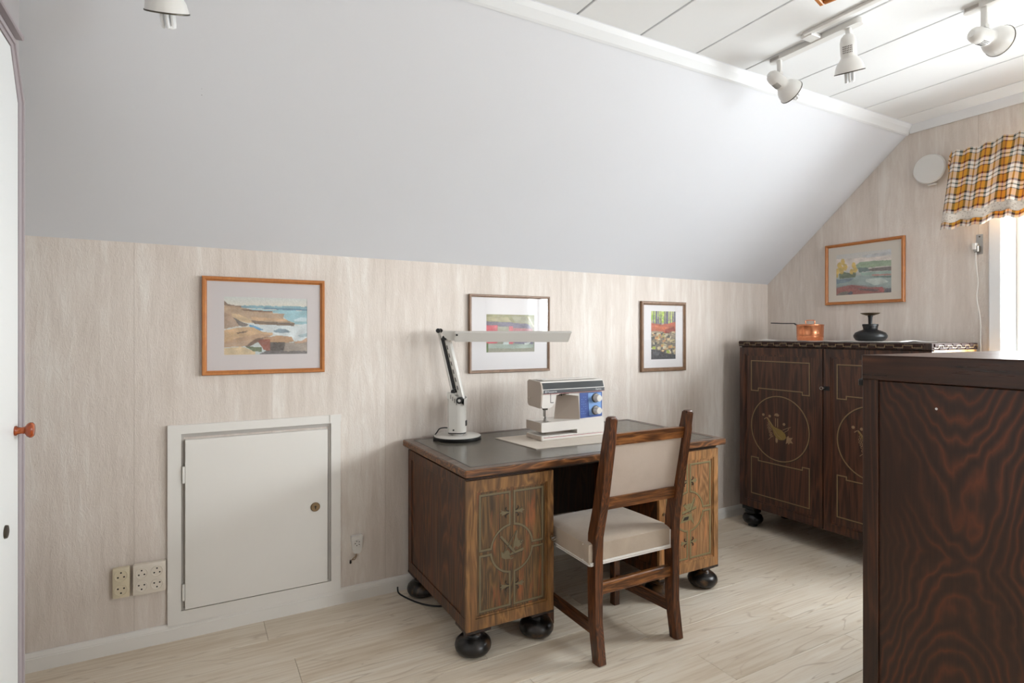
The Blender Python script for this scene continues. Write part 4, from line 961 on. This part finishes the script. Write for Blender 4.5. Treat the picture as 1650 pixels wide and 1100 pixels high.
for x0, x1 in ((LXb[0], 1.405), (LXb[1], 1.782)):
    obj('stretcher', M().beam([cpt(x0, 1.865, .122), cpt(x1, 2.18, .122)], .022, .046, Vector((1, 0, 0)), .003), 'chair_y', chair)

# ------------------------------------------------------------------ tall cabinet by the gable wall (local x runs towards the viewer)
CW, CD, CH = 1.178, .466, 1.253
cab = thing('two_door_cabinet', 'dark brown two-door cabinet with gilt line inlay and black ball feet', 'cabinet', (3.272, 2.70, 0), -PI/2)
cz0, cz1 = .138, CH-.036
obj('carcass', M().box(.006, CW-.006, .018, CD, cz0, cz1, .002), 'cab', cab)
obj('side_panel', M().box(CW-.0065, CW-.002, .02, CD, cz0, cz1, .001), 'cab_side', cab)
ct = obj('cabinet_top', M().box(0, CW, -.006, CD+.004, CH-.036, CH, .003), 'cab_top', cab)
obj('frieze_ground', M().box(CW-.001, CW+.0008, -.005, CD+.003, CH-.035, CH-.002), 'block', ct, smooth=False)
bt = M().box(-.026, .026, -.004, .004, -.0075, .0075, .0015).mesh('carved_block'); bt.materials.append(MT['block'])
k = 0; x = .03
while x < CW-.02:
    for xx, zz in ((x, CH-.011), (x+.045, CH-.026)):
        if xx < CW-.02:
            o = bpy.data.objects.new('carved_block', bt); COL.objects.link(o); o.parent = ct; o.location = (xx, -.008, zz)
    x += .0905
y = .04
while y < CD-.02:
    for yy, zz in ((y, CH-.011), (y+.045, CH-.026)):
        if yy < CD-.02:
            o = bpy.data.objects.new('carved_block', bt); COL.objects.link(o); o.parent = ct; o.location = (CW+.002, yy, zz); o.rotation_euler = (0, 0, PI/2)
    y += .0905
zz_ = [(-.012, -.0245), (.0, -.0245)]
def zig(L):
    P = []; x = .004
    while x < L-.004:
        for dx, z in ((0, -.0245), (.0452, -.0245), (.0452, -.0125), (.0905, -.0125)):
            if x+dx < L-.003: P.append((x+dx, CH+z))
        x += .0905
    return P
obj('frieze_line', M().band(zig(CW), .0032, front(-.006), .004, .0075), 'gold', ct, smooth=False)
obj('frieze_line', M().band(zig(CD), .0032, lambda u, v, w: (CW+w, u, v), .002, .0075), 'gold', ct, smooth=False)
F = front(.018)
def cabdoor(u0, u1, off):
    O = [(u0, cz0+.004), (u1, cz0+.004), (u1, cz1-.006), (u0, cz1-.006)]; I = [(u0+.042, cz0+.050), (u1-.042, cz0+.050), (u1-.042, cz1-.052), (u0+.042, cz1-.052)]
    d = M()
    for k in range(4):
        j = (k+1) % 4; d.prism([O[k], O[j], I[j], I[k]], F, 0, .018)
    q = .005; d.band([(I[0][0]+q, I[0][1]+q), (I[1][0]-q, I[1][1]+q), (I[2][0]-q, I[2][1]-q), (I[3][0]+q, I[3][1]-q)], .010, F, .008, .014, True)
    door = obj('door', d, 'cab', cab, smooth=False)
    obj('door_panel', M().box(I[0][0], I[1][0], .008, .019, I[0][1], I[2][1]), 'cab_panel', door, smooth=False)
    c = (u0+u1)/2; a = .208
    g = M(); s = M()
    top = [(c-a, 1.122), (c+a, 1.122), (c+a, .924), (c+a-.046, .924), (c+a-.046, .942), (c-a+.054, .942), (c-a+.054, .924), (c-a, .924)]
    bot = [(c-a, .238), (c+a, .238), (c+a, .480), (c+a-.046, .480), (c+a-.046, .462), (c-a+.054, .462), (c-a+.054, .480), (c-a, .480)]
    cir = arc(c, .693, .207, 0, 2*PI, 56)[:-1]
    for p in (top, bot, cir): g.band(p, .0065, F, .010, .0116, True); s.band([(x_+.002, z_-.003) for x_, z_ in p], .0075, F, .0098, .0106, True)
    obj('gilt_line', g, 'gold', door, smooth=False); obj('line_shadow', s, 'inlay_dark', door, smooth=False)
    E = M(); E2 = M(); G = lambda p: [(c-.012+u*1.08, .693+v) for u, v in p]
    # lute with bent neck, bow, reeds, leaves and sprigs
    E.prism(G([(-.072, .058), (-.064, .062), (-.024, .010), (.028, -.006), (.052, -.026), (.058, -.050), (.044, -.066), (.018, -.070), (-.006, -.062), (-.022, -.040), (-.034, -.006)]), F, .010, .0114)
    E2.band(G([(-.090, .050), (-.078, .060), (-.068, .062), (-.030, .012)]), .004, F, .010, .0120); E2.band(G([(-.026, -.004), (.000, -.040), (.030, -.060)]), .002, F, .0114, .0122)
    E2.band(G([(-.012, .012), (-.012, .066)]), .004, F, .010, .0116); E2.band(G([(.002, .008), (.002, .066)]), .004, F, .010, .0116)
    E2.prism(G([(-.022, .082), (-.014, .096), (.000, .098), (.012, .088), (.006, .078), (-.012, .080)]), F, .010, .0112)
    E2.band(G([(.036, -.004), (.060, .010), (.088, .022)]), .003, F, .010, .0116); E2.band(G([(.046, -.016), (.070, .000), (.074, .012)]), .0025, F, .010, .0116)
    E2.prism(G([(.062, -.044), (.072, -.034), (.078, -.046), (.100, -.042), (.090, -.060), (.102, -.078), (.084, -.076), (.074, -.088), (.068, -.078), (.056, -.088), (.060, -.068)]), F, .010, .0114)
    E2.prism(G([(-.012, -.060), (.004, -.064), (.002, -.084), (-.004, -.094), (-.012, -.084)]), F, .010, .0110)
    for a_, b_ in ((-.058, .030), (-.062, .014), (-.050, .018), (-.060, -.002), (-.048, .002), (-.054, -.016), (-.044, -.012), (-.050, -.030), (-.040, -.036), (-.046, -.048), (-.036, -.052)):
        E2.band(G(arc(a_, b_, .006, 0, 2*PI, 8)), .0022, F, .010, .0114)
    E2.band(G([(-.040, -.058), (-.062, -.080)]), .0025, F, .010, .0112)
    for a_, b_ in ((.044, .034), (-.096, .078), (-.052, .074)): E2.prism(G(arc(a_, b_, .009, 0, 2*PI, 8)[:-1]), F, .010, .0110)
    obj('emblem', E, 'gold2', door, smooth=False); obj('emblem_lines', E2, 'gold3', door, smooth=False)
    return door
dA = cabdoor(.004, .596, 0); dB = cabdoor(.602, 1.176, 0)
lk = obj('lock_plate', M().box(.604, .640, -.003, .0, .966, .992, .002), 'iron', dB)
obj('key', M().cyl((.612, -.003, .980), (.612, -.022, .980), .003, seg=8).tube([(.606+.011*math.cos(t), -.026, .980+.008*math.sin(t)) for t in np.linspace(0, 2*PI, 13)], .002, 6, 1), 'steel', dB)
for fx in (.062, CW-.065):
    for fy_ in (.060, CD-.06):
        fo = obj('foot', M().lathe([(0, 0), (.030, 0), (.030, .012), (.034, .014), (.056, .026), (.066, .045), (.066, .056), (.056, .076), (.038, .086), (.038, .092), (0, .092)], T((fx, fy_, 0)), 32), 'foot2', cab)
        obj('foot_block', M().box(fx-.052, fx+.044, fy_-.046, fy_+.046, .112, .1385, .004).box(fx-.038, fx+.038, fy_-.038, fy_+.038, .090, .114, .004), 'foot2', fo)
# linen runner on the cabinet
vs = []; n1, n2 = 30, 8
for j in range(n2+1):
    for i in range(n1+1):
        u, v = i/n1, j/n2; z = .0015+.002*math.sin(u*21+v*5)**2
        if u < .06 or u > .95: z += .010*max(0, 1-abs(v-.3)*4)
        vs.append((3.33+.36*v-3.51, 2.62-.93*u-2.15, z))
rn = M().add(vs, [[j*(n1+1)+i, j*(n1+1)+i+1, (j+1)*(n1+1)+i+1, (j+1)*(n1+1)+i] for j in range(n2) for i in range(n1)])
ro = obj('table_runner', rn, 'clothwhite', None, fix=False); ro.location = (3.51, 2.15, CH); tag(ro, 'thin white linen runner spread on top of the dark cabinet', 'cloth')
md = ro.modifiers.new('thickness', 'SOLIDIFY'); md.thickness = .0012; md.offset = 1
# copper saucepan
pz = CH+.005
t = thing('saucepan', 'copper saucepan with lid and long dark iron handle', 'pan', (3.50, 2.335, pz))
pan = obj('pan_body', M().lathe([(0, 0), (.074, 0), (.077, .004), (.079, .05), (.080, .094), (.082, .097), (.0815, .099), (.078, .099), (.077, .094)], None, 48), 'copper', t)
obj('rim_band', M().lathe([(.0785, .022), (.0795, .023), (.0798, .028), (.0788, .029)], None, 48), 'copper', pan)
ld = obj('lid', M().lathe([(0, .104), (.06, .103), (.079, .1), (.083, .1005), (.083, .102), (.079, .1035), (.06, .106), (0, .107)], None, 48), 'copper', t)
obj('lid_handle', M().tube([(-.006, .024, .105), (-.006, .028, .124), (-.004, .022, .130), (0, 0, .131), (.004, -.024, .130), (.005, -.030, .124), (.005, -.026, .105)], .0028, 8), 'copper', ld)
obj('handle', M().beam([(0, .078, .085), (0, .090, .100), (0, .112, .112), (0, .20, .114), (0, .285, .118)], [.026, .022, .014, .012, .016], [.006, .006, .006, .006, .006], Vector((1, 0, 0)), .002).box(-.018, .018, .074, .082, .055, .095, .003), 'iron', t)
# black iron pot candlestick
t = thing('candle_holder', 'squat black iron pot-shaped candle holder with pale drip dish', 'candle holder', (3.50, 1.955, pz))
obj('pot_body', M().lathe([(0, 0), (.060, 0), (.075, .006), (.086, .022), (.087, .034), (.078, .050), (.058, .060), (.042, .066), (.036, .070), (.038, .078), (.0385, .086), (.041, .088), (.041, .100), (.037, .101), (0, .101)], None, 48), 'iron', t)
obj('stem', M().lathe([(.010, .10), (.011, .14), (.014, .146), (.014, .150), (0, .150)], None, 20), 'iron', t)
obj('drip_dish', M().lathe([(0, .150), (.020, .151), (.044, .160), (.052, .166), (.050, .167), (.020, .155), (0, .154)], T(rx=math.radians(0)), 32), 'brass', t)

# ------------------------------------------------------------------ foreground dresser
ds = thing('dresser', 'large dark stained pine dresser in the right foreground with plain side', 'dresser', (2.0, 1.145, 0))
DL, DDp, DH = 1.06, -.62, 1.229
obj('carcass', M().box(.008, DL, DDp, -.012, .06, DH-.085, .002), 'dresser', ds)
st = M().box(0, .010, -.052, -.002, .05, DH-.082, .002).box(0, .010, DDp, DDp+.05, .05, DH-.082, .002)
obj('side_stile', st, 'dresser_stile', ds)
obj('top_rail', M().box(-.003, DL+.003, DDp-.004, 0, DH-.083, DH-.001, .003), 'dresser_rail', ds)
obj('dresser_top', M().box(-.003, DL+.003, DDp-.004, .0005, DH-.003, DH, .001), 'dresser_rail', ds)
ang_ = M()
dw = obj('drawer', M().box(.02, DL-.02, -.014, .0, 1.02, 1.14, .003), 'dresser_stile', ds)
for hx_ in (.03, DL-.12):
    obj('drawer_pull', M().box(hx_-.022, hx_+.07, 0, .018, 1.122, 1.146, .003), 'foot2', dw)
for a_, b_ in ((.02, DL/2-.002), (DL/2+.002, DL-.02)):
    dd = obj('door', M().box(a_, b_, -.014, .0, .08, 1.01, .003), 'dresser_stile', ds)
    obj('knob', M().lathe([(0, 0), (.008, 0), (.007, .008), (.012, .014), (.010, .020), (0, .022)], T(((a_+b_)/2+(.2 if a_ < .1 else -.2), 0, .6), rx=-PI/2), 16), 'foot2', dd)
obj('plinth', M().box(.01, DL-.01, DDp+.01, -.02, 0, .062, .002), 'dresser_stile', ds)
obj('chipped_spot', M().lathe([(0, 0), (.004, 0), (.003, .0012), (0, .0015)], T((.0078, -.222, 1.069), ry=-PI/2), 8), 'offwhite', ds)

# ------------------------------------------------------------------ gable wall fittings
t = thing('wall_vent', 'round white air vent cover on wall beside the plaid valance', 'vent', (GX, 1.745, 2.252))
RX = Matrix.Rotation(-PI/2, 4, 'Y')
obj('vent_base', M().lathe([(0, 0), (.062, 0), (.062, .022), (.058, .024), (0, .024)], RX, 40), 'white_pl', t)
obj('vent_disc', M().lathe([(0, .034), (.080, .034), (.084, .038), (.084, .042), (.078, .048), (.04, .052), (0, .053)], RX, 56), 'white_pl', t)
obj('vent_neck', M().lathe([(0, .022), (.03, .022), (.03, .036), (0, .036)], RX, 24), 'white_pl', t)
obj('vent_lever', M().box(-.030, -.010, -.028, .018, -.092, -.082, .003).box(-.026, -.016, -.004, .004, -.090, -.05, .002), 'white_pl', t)
t = thing('cord_winder', 'steel cord winder bracket with long white cord left of the window', 'cord holder', (GX, 1.518, 1.736))
obj('plate', M().box(-.003, 0, -.016, .016, 0, .108, .006), 'steel', t)
obj('screw', M().lathe([(0, 0), (.004, 0), (.003, .002), (0, .0025)], T((-.003, 0, .095)) @ RX, 12), 'darksteel', t)
obj('reel', M().box(-.024, -.003, -.004, .020, .010, .048, .004), 'steel', t)
obj('clip', M().box(-.026, -.003, .006, .026, .024, .062, .003), 'white_pl', t)
obj('cord', M().tube([(-.018, .010, .030), (-.018, .010, -.05), (-.014, .002, -.16), (-.020, .006, -.24), (-.012, -.008, -.36), (-.016, -.010, -.48), (-.013, -.010, -.54), (-.013, -.012, -.80)], .0024, 8), 'cord', t)
# plaid valance
vx = 3.665; n1, n2 = 240, 34
def build_valance():
    t = thing('window_valance', 'orange and green plaid window valance with lace band', 'curtain', (vx, .82, 1.9))
    ya, yb = 1.655, -.50
    def pt(u, v):
        # u along rod (0 = left end in the photo), v 0 = top, 1 = bottom
        g = u*2*PI*1.3
        top_y = 1.600+(yb-1.600)*u; bot_y = ya+(yb-ya)*u
        y = top_y+(bot_y-top_y)*v
        amp = .003+.009*v
        x = vx-.022+amp*math.sin(g*11+.8*math.sin(g*3))*-.9+.003*math.sin(g*29+1)*(1-v*.6)
        gath = .006*math.sin(g*37)*max(0, 1-v*6)-.02*math.exp(-((y-1.36+.03*v)/.02)**2)
        z = 2.292+.006*math.sin(g*7+1)+.005*math.sin(g*23)-(.418+.005*math.sin(g*11))*v+.024*min(u/.15, 1)
        x += gath
        return (x, y, z)
    def sheet(v0, v1, m, off=0):
        vs = [pt(i/n1, v0+(v1-v0)*j/m) for j in range(m+1) for i in range(n1+1)]
        vs = [(a[0]-vx-off, a[1]-.82, a[2]-1.9) for a in vs]
        fs = [[j*(n1+1)+i, j*(n1+1)+i+1, (j+1)*(n1+1)+i+1, (j+1)*(n1+1)+i] for j in range(m) for i in range(n1)]
        me = M().add(vs, fs).mesh('valance_cloth', fix=False, ang=180)
        uv = me.uv_layers.new(name='UVMap')
        for p in me.polygons:
            for li in p.loop_indices:
                vi = me.loops[li].vertex_index; i, j = vi % (n1+1), vi//(n1+1); v = v0+(v1-v0)*j/m
                uv.data[li].uv = (i/n1*2.14/.094+.55, 5-v*.40/.079-.30)
        return me
    f = obj('fabric', sheet(0, 1, n2), 'plaid', t); md = f.modifiers.new('thickness', 'SOLIDIFY'); md.thickness = .001
    f = obj('lace_band', sheet(.80, .915, 4, .0025), 'lace', t); md = f.modifiers.new('thickness', 'SOLIDIFY'); md.thickness = .001
    # folded return at the left end
    vs = []; 
    for j in range(9):
        for i in range(7):
            u, v = i/6, j/8; vs.append((-.024+.085*u+.004*math.sin(j*2), 1.600-.82+.010*math.sin(u*5+v*3)+.012*v, 2.306-1.9-.03*u-.115*v*(1-.2*u)))
    me = M().add(vs, [[j*7+i, j*7+i+1, (j+1)*7+i+1, (j+1)*7+i] for j in range(8) for i in range(6)]).mesh('valance_return', fix=False, ang=180)
    uv = me.uv_layers.new(name='UVMap')
    for p in me.polygons:
        for li in p.loop_indices:
            vi = me.loops[li].vertex_index; uv.data[li].uv = ((vi % 7)/6*.9+.2, (vi//7)/8*1.3)
    f = obj('fabric_return', me, 'plaid', t); md = f.modifiers.new('thickness', 'SOLIDIFY'); md.thickness = .001
    obj('curtain_rod', M().cyl((.012, 1.598-.82, 2.285-1.9), (.012, -.47-.82, 2.285-1.9), .007, seg=14).box(.012, .092, 1.585-.82, 1.597-.82, 2.275-1.9, 2.295-1.9, .002).box(.012, .092, -.46-.82, -.448-.82, 2.275-1.9, 2.295-1.9, .002), 'white_pl', t)
build_valance()

# ------------------------------------------------------------------ ceiling spotlights
def spot(parent, piv, d, ceilz):
    """piv: swivel point, d: aiming direction"""
    d = Vector(d).normalized(); piv = Vector(piv); Q = Matrix.Translation(piv) @ d.to_track_quat('Z', 'Y').to_matrix().to_4x4() @ Matrix.Scale(.93, 4) @ Matrix.Translation((0, 0, -.035))
    hd = obj('spotlight', M().lathe([(0, -.036), (.014, -.034), (.026, -.022), (.031, -.004), (.0315, .045), (.030, .056), (.034, .064), (.044, .076), (.053, .094), (.0575, .116), (.0585, .119), (.0575, .120), (.052, .097), (.043, .080), (.030, .066), (0, .060)], Q, 40), 'spot', parent)
    obj('rim', M().lathe([(.0575, .1165), (.0595, .1175), (.0595, .1205), (.0575, .1212), (.0562, .119)], Q, 40), 'darksteel', hd)
    b = M()
    for k in range(3):
        a = 2*PI*k/3
        for r in (.010, .020):
            pass
        x, y = .014*math.cos(a), .014*math.sin(a); tx, ty = -math.sin(a)*.007, math.cos(a)*.007
        b.tube([Q @ Vector((x+tx, y+ty, .062)), Q @ Vector((x+tx, y+ty, .150)), Q @ Vector((x, y, .157)), Q @ Vector((x-tx, y-ty, .150)), Q @ Vector((x-tx, y-ty, .062))], .0052, 8, 3)
    obj('energy_saving_bulb', b, 'offwhite', hd)
    sl = M()
    for k in range(-3, 4):
        for j in range(4):
            a = PI/2+k*.18
            for side in (0, PI):
                sl.box(.0312, .0322, -.0012, .0012, .012+j*.008, .017+j*.008, T=Q @ Matrix.Rotation(a+side, 4, 'Z'))
    o = obj('cooling_slots', sl, 'hole', hd, smooth=False)
    side = d.cross(Vector((0, 0, 1))); side = side.normalized() if side.length > .1 else Vector((1, 0, 0))
    st = M().beam([piv+Vector((0, 0, .028)), Vector((piv.x, piv.y, ceilz))], .016, .020, Vector((1, 0, 0)), .003)
    st.cyl(piv+side*.012+Vector((0, 0, .036)), piv-side*.012+Vector((0, 0, .036)), .010, seg=14)
    obj('stem', st, 'spot', hd)
    return hd
def rail_bm(x, y0, y1, w=.038, h=.020):
    pts = arc(0, y0+w/2, w/2, PI, 2*PI, 8)+arc(0, y1-w/2, w/2, 0, PI, 8)
    return M().prism(pts, lambda u, v, w_: (u, v, w_), -h, 0)
t = thing('ceiling_spotlight_bar', 'white ceiling bar holding two spotlights near the slope edge', 'ceiling light', (2.292, 1.515, CZ))
obj('rail', rail_bm(0, -.205, .205), 'spot', t, ang=30)
spot(t, (.0, .160, -.115), (.85, -.12, -.42), -.02)
spot(t, (.0, -.150, -.110), (.33, .14, -.9), -.02)
obj('junction_clip', M().box(-.085, -.019, -.050, .0, -.016, 0, .003), 'spot', t)
obj('cable_trunking', M().box(-.100, -.074, -1.9, -.02, -.012, 0, .002), 'spot', t)
obj('end_label', M().box(-.0195, -.0185, .150, .195, -.016, -.004), 'rebate', t, smooth=False)
t = thing('ceiling_spotlight_bar', 'white ceiling spotlight bar near the window, nearer the viewer', 'ceiling light', (2.585, .890, CZ))
obj('rail', rail_bm(0, -.205, .205), 'spot', t, ang=30)
spot(t, (.0, .140, -.130), (.9, -.22, -.06), -.02)
spot(t, (.0, -.150, -.120), (.2, -.5, -.7), -.02)
obj('end_label', M().box(-.0195, -.0185, .150, .195, -.016, -.004), 'rebate', t, smooth=False)
t = thing('ceiling_spotlight_bar', 'white spotlight hanging at top left in front of slope', 'ceiling light', (-.06, 1.60, CZ))
obj('rail', rail_bm(0, -.205, .205), 'spot', t, ang=30)
spot(t, (-.010, .190, -.295), (.10, .46, -.80), -.02)
# wooden pendant: only the tip of its square shade shows
t = thing('pendant_lamp', 'square wooden ceiling lamp of which only a corner shows', 'pendant lamp', (1.81, 1.068, CZ))
k = M()
for a, b, c, d in ((-.14, .14, -.14, -.125), (-.14, .14, .125, .14), (-.14, -.125, -.125, .125), (.125, .14, -.125, .125)): k.box(a, b, c, d, -.10, -.06, .003, T=T(rz=.25))
obj('shade_frame', k, 'orangewood', t)
obj('shade', M().box(-.124, .124, -.124, .124, -.092, -.068, .004, T=T(rz=.25)), 'offwhite', t)
obj('canopy', M().lathe([(0, 0), (.05, 0), (.045, -.025), (.01, -.035), (.01, -.07), (0, -.07)], None, 24), 'offwhite', t)

# pieces too small to pick apart singly
for o in bpy.data.objects:
    if o.name.split('.')[0] in ('emblem', 'emblem_lines', 'pin_hole', 'slot', 'cooling_slots', 'measure_ticks', 'stitch_symbols', 'arm_slot', 'cooling_slot', 'nail_hole', 'inlay', 'inlay_shadow', 'gilt_line', 'line_shadow', 'thread_slot', 'energy_saving_bulb'): o['kind'] = 'stuff'
